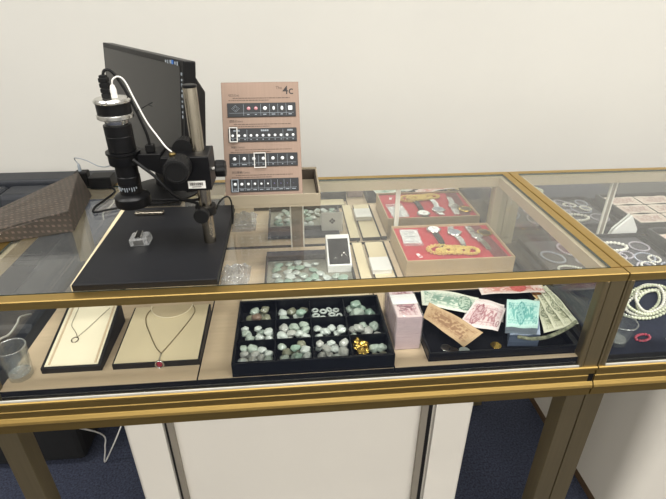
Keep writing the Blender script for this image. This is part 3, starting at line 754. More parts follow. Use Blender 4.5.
# ------------------------------------------------------------------ tumblers
def tumbler(x, y, z, rb_, rt_, h, label, n=8):
    t = thing('glass_tumbler', label, 'glass', (x, y, z))
    fl = lambda a: 1-.06*abs(math.cos(n*a/2))
    b = MB()
    prof = [(rb_*.9, z+.0003), (rb_, z+.003), (rb_+(rt_-rb_)*.5, z+h*.5), (rt_, z+h), (rt_-.0022, z+h), (rb_+(rt_-rb_)*.5-.003, z+h*.5), (rb_-.004, z+.014), (rb_*.5, z+.011)]
    b.lathe(prof, o=(x, y, 0), n=60, rfun=fl); o = b.build('glass_body', M['tumbler'], t); fix_smooth(o, .7)
    b = MB(); b.tube([(x+(rt_-.001)*1.02*math.cos(k*PI/18), y+(rt_-.001)*1.02*math.sin(k*PI/18), z+h) for k in range(36)], .0013, closed=True, smooth=0); b.build('rim', M['glassrim'], t, smooth=True)
    b = MB(); b.lathe([(rb_*.88, z+.0118), (rb_*.88, z+.0128), (rb_*.3, z+.0125)], o=(x, y, 0), n=40); b.build('thick_base', M['glassrim'], t)
    return t
tumbler(-1.2415, .053, DK, .024, .028, .078, 'clear faceted glass tumbler in the corner beside the necklace stands')
tumbler(.066, .05, DK, .024, .033, .06, 'clear flared glass tumbler by the gold post beside the pearls')

# ------------------------------------------------------------------ right counter jewellery
def beadstrand(name, label, cat, pts, r, m, closed=True, count=None, parts=True, loc=None, mats=None):
    """beads threaded along a path; each bead is a part when there are few enough"""
    P = [Vector(p) for p in pts]; L = len(P); segs = L if closed else L-1
    D = [0]
    for i in range(segs): D.append(D[-1]+(P[(i+1) % L]-P[i]).length)
    cnt = count or max(3, int(D[-1]/(2.02*r)))
    t = thing(name, label, cat, loc or tuple(sum(P, Vector())/L))
    me = None
    for k in range(cnt):
        dd = D[-1]*k/(cnt if closed else cnt-1)*.9999
        i = max(j for j in range(segs) if D[j] <= dd); f = (dd-D[i])/max(1e-9, D[i+1]-D[i])
        p = P[i].lerp(P[(i+1) % L], f)
        mk = (mats[k % len(mats)] if mats else m)
        key = (mk.name, round(r, 5))
        if key not in BEAD:
            q = MB(); q.ball((0, 0, 0), r, mk, 2); q.b.normal_update(); me = bpy.data.meshes.new('bead'); q.b.to_mesh(me); q.b.free(); me.materials.append(mk)
            for f_ in me.polygons: f_.use_smooth = True
            BEAD[key] = me
        o = bpy.data.objects.new('bead', BEAD[key]); C.objects.link(o); o.parent = t; o.location = p-t.location
    b = MB(); b.tube(pts, r*.25, m, n=5, closed=closed, smooth=0); b.build('thread', m, t)
    return t
BEAD = {}
def ell(cx, cy, z, a, c, rot=0, n=28, wob=0, ph=0, zw=0):
    o = []
    for k in range(n):
        t = 2*PI*k/n; x = a*math.cos(t)*(1+wob*math.sin(3*t+ph)); y = c*math.sin(t)*(1+wob*math.cos(2*t+ph))
        o.append((cx+x*math.cos(rot)-y*math.sin(rot), cy+x*math.sin(rot)+y*math.cos(rot), z+zw*math.sin(2*t+ph)))
    return o
# coiled strands at the front
coil = thing('pearl_strands', 'coil of pale green pearl strands on the navy board', 'pearl necklace', (.22, .185, DK))
for k, (a, c, z, rr, mk) in enumerate(((.096, .046, .0055, .0050, 'pearlg'), (.084, .034, .0056, .0048, 'pearl'), (.088, .042, .0148, .0048, 'pearlg'), (.066, .020, .0056, .0046, 'pearlg'), (.076, .030, .0146, .0046, 'pearl'))):
    b = MB(); pts = ell(.235+.004*k, .180+.004*k, DK+z, a, c, .45+.09*k, 72, .05, k, .0)
    tot = sum((Vector(pts[i])-Vector(pts[i-1])).length for i in range(72)); n_ = int(tot/(2*rr))
    for j in range(n_):
        f = j/n_*72; i = int(f); p = Vector(pts[i]).lerp(Vector(pts[(i+1) % 72]), f-i); b.ball(p, rr, sub=1)
    o = b.build('pearl_strand', M[mk], coil, smooth=True)
    if k in (0, 2): o['label'] = 'greenish white pearl strand'
beadstrand('bead_necklace', 'loose strand of lilac grey beads trailing over the navy board', 'bead necklace',
    [(.245, .100, DK+.004), (.262, .115, DK+.004), (.285, .150, DK+.004), (.300, .160, DK+.004), (.300, .11, DK+.004), (.315, .07, DK+.004), (.28, .055, DK+.004), (.24, .05, DK+.004), (.19, .045, DK+.004)], .0036, M['crystal'], closed=False)
beadstrand('bead_bracelet', 'small red bead bracelet lying beside the flared tumbler', 'bead bracelet', ell(.138, .056, DK+.0035, .020, .010, .3, 20), .0033, M['redbead'])
# dark tray of bracelets
DX0, DX1, DY0, DY1 = .050, .455, .305, .545
dt = thing('bracelet_tray', 'dark grey velvet tray scattered with bead bracelets', 'tray', ((DX0+DX1)/2, (DY0+DY1)/2, .7157))
b = MB(); b.box(DX0, DX1, DY0, DY1, .7157, DK+.004); b.build('tray_floor', M['greyv'], dt)
b = MB(); H = .018
b.box(DX0, DX1, DY0, DY0+.006, DK+.004, DK+H); b.box(DX0, DX1, DY1-.006, DY1, DK+.004, DK+H); b.box(DX0, DX0+.006, DY0+.006, DY1-.006, DK+.004, DK+H); b.box(DX1-.006, DX1, DY0+.006, DY1-.006, DK+.004, DK+H)
b.build('tray_rim', M['velvet'], dt, bevel=.001)
dz = DK+.004
BR = [(.325, .475, .046, .026, .0055, 'pearl', 'bright white pearl bracelet, largest beads in the dark tray'),
      (.300, .415, .036, .022, .0035, 'pearlp', 'lilac grey bead bracelet next to the white pearl one'),
      (.385, .405, .034, .026, .0030, 'crystal', 'grey crystal bracelet overlapping the middle of the dark tray'),
      (.415, .475, .030, .028, .0028, 'pearlp', 'thin lilac bracelet by the outer end of dark tray'),
      (.345, .345, .034, .020, .0035, 'pearlp', 'lilac bead bracelet at the front rim of dark tray'),
      (.420, .345, .026, .018, .0030, 'crystal', 'small grey crystal bracelet at the front rim'),
      (.180, .470, .040, .026, .0038, 'pearlp', 'lilac bracelet nearest the mirror beside the counter joint'),
      (.110, .430, .036, .028, .0038, 'crystal', 'crystal bracelet lying against the tray end at counter joint'),
      (.200, .395, .034, .024, .0034, 'pearlp', 'lilac bracelet between two others near counter joint'),
      (.130, .350, .040, .024, .0036, 'pearl', 'plain white bead bracelet near counter joint at front rim'),
      (.245, .350, .030, .022, .0030, 'crystal', 'crystal bracelet at the front rim in mid tray'),
      (.250, .478, .026, .022, .0036, 'pearl', 'small white pearl bracelet behind the lilac grey one'),
      (.365, .362, .022, .016, .0034, 'pearl', 'small white bead loop inside the lilac front bracelet'),
      (.340, .425, .024, .018, .0032, 'pearlp', 'tight lilac loop below the largest white pearl bracelet'),
      (.408, .395, .020, .016, .0034, 'pearl', 'small white loop inside the grey crystal bracelet')]
for k, (x, y, a, c, r, mk, lb) in enumerate(BR):
    beadstrand('bead_bracelet', lb, 'bead bracelet', ell(x, y, dz+r+.0003, a, c, .3*k, 28), r, M[mk])
# trays of pinkish notes further along
bx = thing('banknote_tray', 'black tray of faded pink banknotes beside the bracelet tray', 'tray', (.64, .44, .7157))
b = MB(); b.box(.50, .79, .30, .565, .7157, DK+.006); b.build('tray_floor', M['velvet'], bx)
b = MB(); H = .024
b.box(.50, .79, .30, .306, DK+.006, DK+H); b.box(.50, .79, .559, .565, DK+.006, DK+H); b.box(.50, .506, .306, .559, DK+.006, DK+H); b.box(.784, .79, .306, .559, DK+.006, DK+H)
b.build('tray_rim', M['blackgl'], bx, bevel=.001)
FP = (('#e6d6c6', '#cfb2a6', '#9a7470', '#d8c2b4'), '1', .5)
for k in range(6):
    x0 = .512+.132*(k % 2); y0 = .315+.078*(k//2)
    grid_note('banknote', 'faded pink banknote laid flat in rows in the black tray', [(x0, y0, DK+.0115), (x0+.128, y0, DK+.0115), (x0+.128, y0+.068, DK+.0115), (x0, y0+.068, DK+.0115)], FP, 'faded pink banknotes beyond the bracelet tray', .001)
b = MB(); b.prism([(.385, .7157), (.472, .7157), (.472, .746), (.440, .796), (.395, .746)], 'y', .572, .5795)
o = b.build('folded_card', M['white'], loc=(.44, .576, .7157)); tag(o, 'white folded paper peak behind the bracelet tray', 'card')

# crumpled plastic bag in the left counter, behind the microscope base
def film_bag(label, x, y, z, a, c, h, seed):
    b = MB(); n = 26; V = {}
    for i in range(n+1):
        for j in range(n+1):
            u, v = i/n*2-1, j/n*2-1; e = max(0, 1-max(abs(u), abs(v))**3)
            q = Vector((u*2.1+seed, v*2.1, seed)); r_ = 1-abs(noise.noise(q*1.5))*1.6; r2_ = 1-abs(noise.noise(q*3.4))*1.6
            V[i, j] = b.b.verts.new((x+a*u*(1+.15*noise.noise(q))+.004*r2_, y+c*v*(1+.12*noise.noise(q*1.3)), z+.001+h*e*(.35+.5*max(0, r_)+.3*max(0, r2_))))
    for i in range(n):
        for j in range(n): b.face([V[i, j], V[i+1, j], V[i+1, j+1], V[i, j+1]])
    o = b.build('plastic_bag', M['film'], loc=(x, y, z), solid=.0004); return tag(o, label, 'plastic bag')
film_bag('crumpled clear plastic bag beside the grey jade tray', -.832, .400, DK+.0003, .040, .068, .03, 3.1)
film_bag('milky crumpled plastic bag lying near the mirror under the patterned bag', -1.205, .505, DK+.0203, .045, .05, .05, 8.2)
board('display_pad', -1.262, -1.12, .30, .565, DK, DK+.02, M['bagrefl'], M['blackwood'], 'added grey pad imitating the patterned bag reflected in the glass', 'display pad')  # added pad: its grey stands in for the bag's reflection in the glass

# ------------------------------------------------------------------ microscope on its base board
BZ = .9521
sh = MB(); sh.hexa([(-1.07, .030, T), (-.815, .030, T), (-.815, .372, T), (-1.07, .372, T), (-1.07, .030, BZ-.0001), (-.815, .030, BZ-.0001), (-.815, .372, BZ-.0001), (-1.07, .372, BZ-.0001)])
o = sh.build('liner_sheet', M['cream'], loc=(-.94, .2, T)); tag(o, 'thin cream sheet lying between the black base board and glass', 'sheet')
ms = thing('inspection_microscope', 'black video microscope on steel post with wide black base board', 'microscope', (-.94, .2, BZ))
b = MB(); b.box(-1.0725, -.8085, .024, .375, BZ, .9655); b.build('base_board', M['basebd'], ms, bevel=.0012)
b = MB(); b.hexa([(-1.0741, .024, BZ), (-1.0727, .024, BZ), (-1.0727, .375, BZ), (-1.0825, .375, BZ), (-1.0741, .024, .9650), (-1.0727, .024, .9650), (-1.0727, .375, .9650), (-1.0825, .375, .9650)]); b.build('edge_band', M['pad'], ms)
b = MB(); PX, PY = -.8415, .181
b.lathe([(.0128, .9655), (.0128, 1.286), (.012, 1.2885), (.0108, 1.2885), (.0108, 1.287), (.002, 1.287)], o=(PX, PY, 0), n=40); fix_smooth(b.build('post', M['steel'], ms), .5)
b = MB(); b.lathe([(.0135, 1.285), (.0135, 1.289), (.011, 1.2902)], o=(PX, PY, 0), n=32); b.build('post_cap', M['black'], ms)
# carriage block and focus knob
b = MB(); b.box(-.905, -.8165, .138, .212, 1.0985, 1.1665); blk_ = b.build('carriage', M['black'], ms, bevel=.002)
b = MB(); b.box(-.8605, -.8275, .1372, .138, 1.1035, 1.1185); st = b.build('serial_sticker', M['sticker'], blk_)
b = MB(); xx = -.857
r2 = random.Random(3)
while xx < -.833:
    wv_ = r2.choice((.0005, .0009, .0013)); b.box(xx, xx+wv_, .13695, .1372, 1.1095, 1.1155); xx += wv_+r2.choice((.0005, .0008))
b.box(-.853, -.836, .13695, .1372, 1.1062, 1.1075); b.build('bar_code', M['ink'], st)
KX, KZ = -.870, 1.152
kn = lambda a: 1+.02*math.cos(24*a)
b = MB(); b.lathe([(.0225, .137), (.0235, .132), (.0232, .098), (.022, .095), (.018, .0945), (.0175, .096)], o=(KX, 0, KZ), axis='y', n=72, rfun=kn); fix_smooth(b.build('focus_knob', M['blackmat'], ms), .5)
b = MB(); b.lathe([(.004, .07), (.005, .0725), (.005, .078)], o=(0, 0, 0), axis='z', n=12)
b.b.free()
b = MB(); b.lathe([(.006, 1.1715), (.0065, 1.1775), (.005, 1.180)], o=(-.878, .125, 0), n=16); b.build('brass_screw', M['dullgold'], ms)
b = MB(); b.lathe([(.020, .172), (.020, .200), (.018, .203)], o=(-.869, 0, 1.170), axis='y', n=48, rfun=kn); b.build('focus_knob', M['blackmat'], ms)
b = MB(); b.lathe([(.004, -.8165), (.004, -.808)], o=(0, .160, 1.135), axis='x', n=16); k_ = b.build('clamp_screw', M['chrome'], ms)
b = MB(); b.lathe([(.0155, -.808), (.0165, -.806), (.0165, -.792), (.0145, -.789)], o=(0, .160, 1.135), axis='x', n=48, rfun=lambda a: 1+.05*math.cos(8*a)); b.build('clamp_knob', M['rubber'], ms)
# arm with ring clamp
SX, SY = -.975, .155
b = MB(); b.hexa([(-.96, .147, 1.152), (-.905, .147, 1.128), (-.905, .20, 1.128), (-.96, .185, 1.152), (-.96, .147, 1.171), (-.905, .147, 1.171), (-.905, .20, 1.171), (-.96, .185, 1.171)])
b.build('arm', M['black'], ms, bevel=.0015)
b = MB(); b.lathe([(.0215, 1.152), (.0275, 1.152), (.0285, 1.156), (.0285, 1.171), (.031, 1.173), (.031, 1.177), (.0215, 1.177)], o=(SX, SY, 0), n=40, caps=False)
b.build('ring_clamp', M['black'], ms)
fix_smooth(ms.children[-1], .5)
# tube: camera head, tubes, ring light
b = MB(); b.lathe([(.0205, 1.093), (.0205, 1.112), (.0215, 1.113), (.0215, 1.128), (.0205, 1.129), (.0205, 1.152), (.0208, 1.152), (.0208, 1.178), (.0245, 1.178), (.0245, 1.206), (.0238, 1.207), (.0245, 1.208), (.0245, 1.226), (.02, 1.2265), (.02, 1.228)], o=(SX, SY, 0), n=40)
fix_smooth(b.build('lens_tube', M['black'], ms), .4)
b = MB()
for k in range(10):
    t0 = -PI/2+(k-5)*.21; b.box(SX+.0207*math.cos(t0)-.0008, SX+.0207*math.cos(t0)+.0008, SY+.0216*math.sin(t0)-.0004, SY+.0216*math.sin(t0)+.0004, 1.1015+.004*(k % 3 == 0), 1.1095)
b.build('scale_marks', M['stripline'], ms)
b = MB(); b.lathe([(.0195, 1.226), (.0205, 1.228), (.0205, 1.237), (.030, 1.2375), (.032, 1.239), (.032, 1.2445), (.030, 1.246)], o=(SX, SY, 0), n=40); fix_smooth(b.build('silver_collar', M['chrome'], ms), .5)
b = MB(); b.lathe([(.0295, 1.246), (.0295, 1.2655)], o=(SX, SY, 0), n=40); fix_smooth(b.build('camera_head', M['black'], ms), .5)
b = MB(); b.lathe([(.031, 1.2655), (.032, 1.267), (.032, 1.270), (.029, 1.273), (.010, 1.2735)], o=(SX, SY, 0), n=40); fix_smooth(b.build('silver_top', M['chrome'], ms), .5)
b = MB(); b.lathe([(.022, 1.070), (.0325, 1.068), (.0335, 1.071), (.0335, 1.086), (.031, 1.089), (.022, 1.0935)], o=(SX, SY, 0), n=40); fix_smooth(b.build('ring_light', M['black'], ms), .5)
# stop collar low on the post
b = MB(); b.lathe([(.013, 1.032), (.021, 1.032), (.0215, 1.034), (.0215, 1.048), (.021, 1.05), (.013, 1.05)], o=(PX, PY, 0), n=32, caps=False); fix_smooth(b.build('stop_collar', M['black'], ms), .5)
b = MB(); b.lathe([(.004, .163), (.004, .157), (.0145, .157), (.0155, .155), (.0155, .142), (.0145, .140)], o=(PX-.004, 0, 1.041), axis='y', n=40, rfun=kn); b.build('stop_knob', M['blackmat'], ms)

# plugs and cables
cb = thing('camera_cable', 'black cable arching from the camera head down to the screen', 'cable', (-.979, SY, 1.2736))
b = MB()
for k in range(4): b.box(-.989, -.9745, SY-.008, SY+.007, 1.2736+k*.0088, 1.2736+k*.0088+.0076)
b.box(-.9875, -.976, SY-.006, SY+.005, 1.2736, 1.312); b.build('plug', M['rubber'], cb, bevel=.001)
b = MB(); b.tube([(-.982, SY, 1.308), (-.978, SY+.002, 1.319), (-.967, SY+.006, 1.316), (-.952, SY+.008, 1.286), (-.937, SY+.008, 1.240), (-.928, SY+.008, 1.205), (-.9265, SY+.008, 1.184)], .0027); b.build('cord', M['rubber'], cb, smooth=True)
b = MB(); b.tube([(-.940, SY+.008, 1.247), (-.930, SY+.008, 1.251), (-.915, SY+.010, 1.259), (-.908, SY+.010, 1.262)], .0009, n=5); b.tube([(-.917, SY+.010, 1.258), (-.909, SY+.010, 1.255)], .0008, n=5); b.build('cable_tie', M['rubber'], cb)
b = MB(); b.box(-.934, -.919, SY+.001, SY+.016, 1.1712, 1.185); b.build('connector', M['rubber'], cb, bevel=.001)
wc = thing('camera_cable', 'white cable arching from the camera head to the focus knob', 'cable', (-.969, SY-.002, 1.2738))
b = MB(); b.lathe([(.0055, 1.2738), (.0055, 1.287), (.004, 1.294), (.003, 1.296)], o=(-.968, SY-.004, 0), n=16); b.build('plug', M['whitepl'], wc)
b = MB(); b.tube([(-.968, SY-.004, 1.293), (-.966, SY-.003, 1.304), (-.956, SY, 1.309), (-.946, SY, 1.300), (-.934, SY-.005, 1.270), (-.918, SY-.012, 1.232), (-.900, SY-.02, 1.205), (-.888, SY-.028, 1.190), (-.8785, .1262, 1.1805)], .0015); b.build('cord', M['whitepl'], wc, smooth=True)
sc_ = MB(); sc_.tube([(-.950, .125, 1.168), (-.935, .122, 1.155), (-.915, .118, 1.138), (-.895, .116, 1.112), (-.880, .135, 1.085), (-.862, .165, 1.068), (-.842, .205, 1.058)], .0031, n=10)
o = sc_.build('ring_light_cable', M['blackmat'], loc=(-.9, .12, 1.12)); tag(o, 'black cable drooping from the arm under the carriage block', 'cable')
for f in o.data.polygons: f.use_smooth = True
b = MB(); b.tube([(-1.002, .180, 1.068), (-.985, .215, 1.05), (-.95, .225, 1.046), (-.90, .222, 1.046), (-.864, .21, 1.042), (-.855, .195, 1.040)], .003)
o = b.build('ring_light_cable', M['rubber'], loc=(-.93, .22, 1.046)); tag(o, 'black cable running level from the ring light to the post', 'cable')
for f in o.data.polygons: f.use_smooth = True
b = MB(); b.tube([(-.819, .175, 1.042), (-.812, .18, 1.056), (-.802, .19, 1.062), (-.795, .205, 1.055), (-.793, .22, 1.03), (-.80, .25, .972), (-.803, .30, .9686)], .0018)
o = b.build('ring_light_cable', M['rubber'], loc=(-.805, .2, 1.04)); tag(o, 'thin black wire looping from the stop collar beside the copper board', 'cable')

# acrylic block and chrome bar on the base
ZB = .9656
ab = thing('acrylic_block', 'clear acrylic block with black slot on the microscope base', 'acrylic block', (-.988, .188, ZB), (0, 0, .08), world=False)
b = MB(); b.hexa([(-.020, -.019, 0), (.019, -.019, 0), (.022, .018, 0), (-.018, .018, 0), (-.020, -.019, .016), (.014, -.019, .016), (.016, .018, .016), (-.018, .018, .016)])
b.build('block', M['acrylic'], ab, bevel=.0015)
b = MB(); b.box(-.007, .003, -.012, .016, .0163, .0185); b.build('black_slot', M['rubber'], ab)
b = MB(); b.box(-.0085, -.0072, -.014, .016, .0163, .020); b.box(.0032, .0045, -.014, .016, .0163, .020); b.build('slot_wall', M['chrome'], ab)
b = MB(); b.box(-.012, .008, -.0192, -.0188, .002, .013); b.build('mirror_facet', M['chrome'], ab)
b = MB(); b.box(-1.038, -.971, .325, .338, ZB, ZB+.009); o = b.build('steel_bar', M['steel'], loc=(-1.005, .33, ZB), bevel=.002); tag(o, 'small brushed steel bar lying on the black base board', 'metal bar')

# ------------------------------------------------------------------ monitor
mo = thing('computer_monitor', 'black flat monitor turned aside behind the microscope', 'monitor', (-1.046, .50, T), (0, 0, math.radians(-54)), world=False)
MW, MH = .49, .285
tl = Matrix.Translation((0, 0, .080)) @ Matrix.Rotation(math.radians(-7), 4, 'X')
b = MB(); b.box(-MW/2, MW/2, 0, .028, 0, MH, mt=tl)
b.build('bezel', M['black'], mo, bevel=.002)
b = MB(); b.box(-MW/2+.012, MW/2-.016, -.0012, -.0001, .018, MH-.012, mt=tl); b.build('screen', M['screen'], mo)
b = MB()
v = b.hexa([tuple(tl @ Vector(p)) for p in ((-MW/2+.004, .0281, .01), (MW/2-.004, .0281, .01), (MW/2-.004, .0281, MH-.028), (-MW/2+.004, .0281, MH-.028), (-MW/2+.03, .066, .03), (MW/2-.03, .066, .03), (MW/2-.03, .066, MH-.065), (-MW/2+.03, .066, MH-.065))])
b.build('back_shell', M['blackmat'], mo, bevel=.006)
b = MB(); b.hexa([(-.03, .030, .013), (.03, .030, .013), (.03, .075, .013), (-.03, .075, .013), (-.03, .038, .0895), (.03, .038, .0895), (.03, .066, .0895), (-.03, .066, .0895)]); b.build('neck', M['black'], mo, bevel=.003)
b = MB(); b.lathe([(.095, .0003), (.1, .002), (.1, .006), (.06, .012), (.035, .016)], o=(0, .04, 0), n=40); fix_smooth(b.build('stand_base', M['blackmat'], mo), .5)
b = MB()
for k, wd in enumerate((.006, .004, .007, .003, .006, .005)):
    b.box(MW/2-.085+k*.0115, MW/2-.085+k*.0115+wd, -.0022, -.0013, MH-.011-.001*(k % 2), MH-.006+.001*(k % 3), mt=tl)
for k in range(9): b.box(MW/2-.0115, MW/2-.0065, -.0012, -.0002, MH-.03-k*.011, MH-.024-k*.011-.002*(k % 2), mt=tl)
b.build('printed_sticker', M['stripline'], mo)
b = MB(); b.box(MW/2-.052, MW/2-.044, -.0024, -.0013, MH-.011, MH-.003, mt=tl); b.build('blue_logo', M['blueink'], mo)

# ------------------------------------------------------------------ copper board about diamonds, in its open-topped stand
hs = thing('board_stand', 'greige open box stand holding the copper diamond board', 'display stand', (-.71, .47, T))
HX0, HX1, HY0, HY1 = -.833, -.589, .386, .565
b = MB(); b.box(HX0, HX1, HY0, HY1, T, T+.006); b.build('stand_floor', M['greige'], hs)
b = MB(); H = .0345
b.box(HX0, HX1, HY0, HY0+.004, T+.006, T+H); b.box(HX0, HX1, HY1-.004, HY1, T+.006, T+H+.01); b.box(HX0, HX0+.004, HY0+.004, HY1-.004, T+.006, T+H+.004); b.box(HX1-.004, HX1, HY0+.004, HY1-.004, T+.006, T+H+.004)
b.build('stand_wall', M['greige'], hs, bevel=.001)
b = MB(); b.box(HX0+.0045, HX1-.0045, HY0+.0045, HY1-.0045, T+.0061, T+.010); b.build('lining', M['greige'], hs)
b = MB(); b.box(HX0+.0045, HX1-.0045, HY1-.008, HY1-.0043, T+.010, T+H+.004); b.box(HX1-.008, HX1-.0043, HY0+.02, HY1-.0085, T+.010, T+H); b.build('dark_lining', M['darkin'], hs)
b = MB(); b.box(-.72, -.70, .53, .545, T+.0101, T+.19); b.build('rest_post', M['greige'], hs)
bt = math.atan2(.132, .258)
cbd = thing('diamond_board', 'copper board titled The 4c with four rows of sample diamonds', 'sign', (-.830, .3935, T+.0178), (PI/2-bt, 0, 0), world=False)
# own coordinates: x along the width, y up the board, z towards the viewer
BW, BH = .196, .300; OY = .011
b = MB(); b.box(0, BW, 0, BH, -.004, 0); b.build('plate', M['copper'], cbd, bevel=.001)
def bmt(x, y, z=.0001): return Matrix.Translation((x, y+OY, z))
text_part('title', '4c', .030, M['ink'], cbd, bmt(.1545, .2575))
text_part('title', 'The', .010, M['fineink'], cbd, bmt(.1375, .2705))
for s, y in (('切工(Cut)', .2535), ('颜色(Color)', .1880), ('净度(Clarity)', .1225), ('克拉重量(Carat)', .0585)):
    text_part('heading', s, .0066, M['ink'], cbd, bmt(.0175, y), .0002)
r3 = random.Random(11)
for y0 in (.2475, .1815, .117, .0525):
    b = MB()
    for ln, (xa, xb) in enumerate(((.028, .172), (.0175, .118))):
        x = xa
        while x < xb:
            w_ = r3.uniform(.003, .009); b.box(x, min(xb, x+w_), y0-ln*.0055+OY, y0-ln*.0055+.0019+OY, 0, .0003); x += w_+.0012
    b.build('fine_print', M['fineink'], cbd)
rows = [(.2005, .0352, [.060, .083], 'cut'), (.1375, .0345, None, 'color'), (.0745, .0340, None, 'clarity'), (.0105, .0335, None, 'carat')]
def gem(parent, x, y, rr, m, sc=(1, 1, .5)):
    g = MB(); g.ball((x, y, .0031), rr*.82, sub=2, sc=sc); o = g.build('sample_stone', m, parent, smooth=True); return o
for (y0, hh, _, kind) in rows:
    y0 += OY; xa, xb = .0135, .1865
    b = MB(); b.box(xa, xb, y0, y0+hh, 0, .003); s = local(b.build('specimen_strip', M['strip'], cbd, bevel=.0008))
    yl = y0+hh*.28; lm = MB()
    def vline(x, f=1): lm.box(x-.0003, x+.0003, y0+.003, y0+.003+(hh-.006)*f, .003, .0032)
    lm.box(xa+.005, xb-.005, yl-.0003, yl+.0003, .003, .0032)
    yc = y0+hh*.60
    if kind == 'cut':
        d_ = MB()
        d_.tube([(.0345, yc-.0085, .0033), (.0445, yc, .0033), (.0345, yc+.0085, .0033), (.0245, yc, .0033)], .0005, closed=True, smooth=0, n=5)
        d_.tube([(.0345, yc-.005, .0033), (.040, yc, .0033), (.0345, yc+.005, .0033), (.029, yc, .0033)], .0004, closed=True, smooth=0, n=5)
        d_.build('cut_diagram', M['stripline'], s)
        xs = [.0675, .0855, .1085, .1305, .1515, .1725]
        gem(s, xs[0], yc, .0058, M['pinkgem']); gem(s, xs[1], yc, .0058, M['pinkgem']); gem(s, xs[2], yc, .0062, M['gem'])
        gem(s, xs[3], yc, .006, M['gem'], (.68, 1.1, .5)); gem(s, xs[4], yc, .006, M['gem'], (.72, 1.15, .5))
        g = MB(); g.box(xs[5]-.0053, xs[5]+.0053, yc-.0055, yc+.0055, .0029, .005); g.build('sample_stone', M['gem'], s, bevel=.0012)
        for x in (.0545, .0975, .120, .141, .162): vline(x)
        lab = [(.066, .006), (.085, .005), (.1075, .008), (.1295, .009), (.1505, .006), (.172, .008)]
    elif kind == 'color':
        xs = [.0245+k*.01525 for k in range(11)]; yc = y0+hh*.46; yl = y0+hh*.28
        for x in xs: gem(s, x, yc, .0043, M['gem'])
        for x in (.0605, .1515): vline(x)
        lab = [(x, .003) for x in xs]
        for x, s_ in ((.035, .016), (.106, .020), (.170, .014)):
            for k in range(4): lm.box(x-s_/2+k*s_/4, x-s_/2+k*s_/4+s_/5, y0+hh*.76, y0+hh*.88, .003, .0032)
    elif kind == 'clarity':
        xs = [.0265+k*.0242 for k in range(7)]
        for x in xs: gem(s, x, yc, .0055, M['gem'])
        for x in xs[:-1]: vline(x+.0121)
        lab = [(x, [.009, .012, .008, .005, .004, .003, .003][k]) for k, x in enumerate(xs)]
    else:
        xs = [.0255+k*.0165 for k in range(10)]
        for k, x in enumerate(xs): gem(s, x, yc, .0052*(1-.085*k), M['gem'] if k < 6 else M['bluegem'])
        for x in xs[:-1]: vline(x+.00825)
        lab = [(x, .009) for x in xs]
    for x, w_ in lab: lm.box(x-w_/2, x+w_/2, y0+hh*.14, y0+hh*.20, .003, .0032)
    lm.build('grid_lines', M['stripline'], s)
for x, y, w_, h_ in ((.0165, .1375, .0205, .0375), (.0755, .0715, .030, .0385), (.0165, .0115, .0175, .0325)):
    y += OY-.001
    b = MB(); e = .0021
    b.box(x, x+w_, y, y+e, .0032, .0085); b.box(x, x+w_, y+h_-e, y+h_, .0032, .0085); b.box(x, x+e, y+e, y+h_-e, .0032, .0085); b.box(x+w_-e, x+w_, y+e, y+h_-e, .0032, .0085)
    if h_ < .033:
        b.build('sliding_frame', M['stripline'], cbd, bevel=.0006)
    else: b.build('sliding_frame', M['whitepl'], cbd, bevel=.0006)

# ------------------------------------------------------------------ patterned bag
bg = thing('patterned_bag', 'brown monogram pattern pouch lying on the glass end of counter', 'bag', (-1.30, .37, T+.0003))
bot = [(-1.165, .284, T+.0003), (-1.200, .505, T+.0003), (-1.42, .31, T+.0003), (-1.42, .199, T+.0003)]
top = [(-1.165, .281, 1.0035), (-1.246, .562, 1.000), (-1.43, .315, .960), (-1.43, .195, .957)]
b = MB(); n_ = 18
def bl(q, u, v): return tuple((q[0][i]*(1-u)+q[3][i]*u)*(1-v)+(q[1][i]*(1-u)+q[2][i]*u)*v for i in range(3))
TT = {}; BB = {}
for i in range(n_+1):
    for j in range(n_+1):
        u, v = i/n_, j/n_; p = Vector(bl(top, u, v)); e = min(u, 1-u, v, 1-v)
        p.z += .010*math.sin(PI*v)*math.sin(PI*min(1, u*1.2))*.6+.002*noise.noise(Vector((u*5, v*5, 1)))*min(1, e*8)-.006*math.sin(PI*u)*0
        TT[i, j] = b.b.verts.new(p)
        BB[i, j] = b.b.verts.new(bl(bot, u, v))
for i in range(n_):
    for j in range(n_):
        b.face([TT[i, j], TT[i+1, j], TT[i+1, j+1], TT[i, j+1]]); b.face([BB[i, j], BB[i, j+1], BB[i+1, j+1], BB[i+1, j]])
for i in range(n_):
    b.face([TT[i, 0], BB[i, 0], BB[i+1, 0], TT[i+1, 0]]); b.face([TT[i, n_], TT[i+1, n_], BB[i+1, n_], BB[i, n_]])
    b.face([TT[0, i], TT[0, i+1], BB[0, i+1], BB[0, i]]); b.face([TT[n_, i], BB[n_, i], BB[n_, i+1], TT[n_, i+1]])
b.build('bag_body', M['bag'], bg, bevel=.003, seg=3)
b = MB(); b.tube([(-1.165, .2795, 1.003), (-1.25, .2555, .992), (-1.35, .221, .974), (-1.429, .194, .957)], .0018, smooth=4); b.build('piping', M['bag'], bg)
b = MB(); b.lathe([(.003, 0), (.0035, .002), (.002, .004)], o=(-1.3, .237, .972), axis='z', n=12); b.build('snap', M['chrome'], bg)

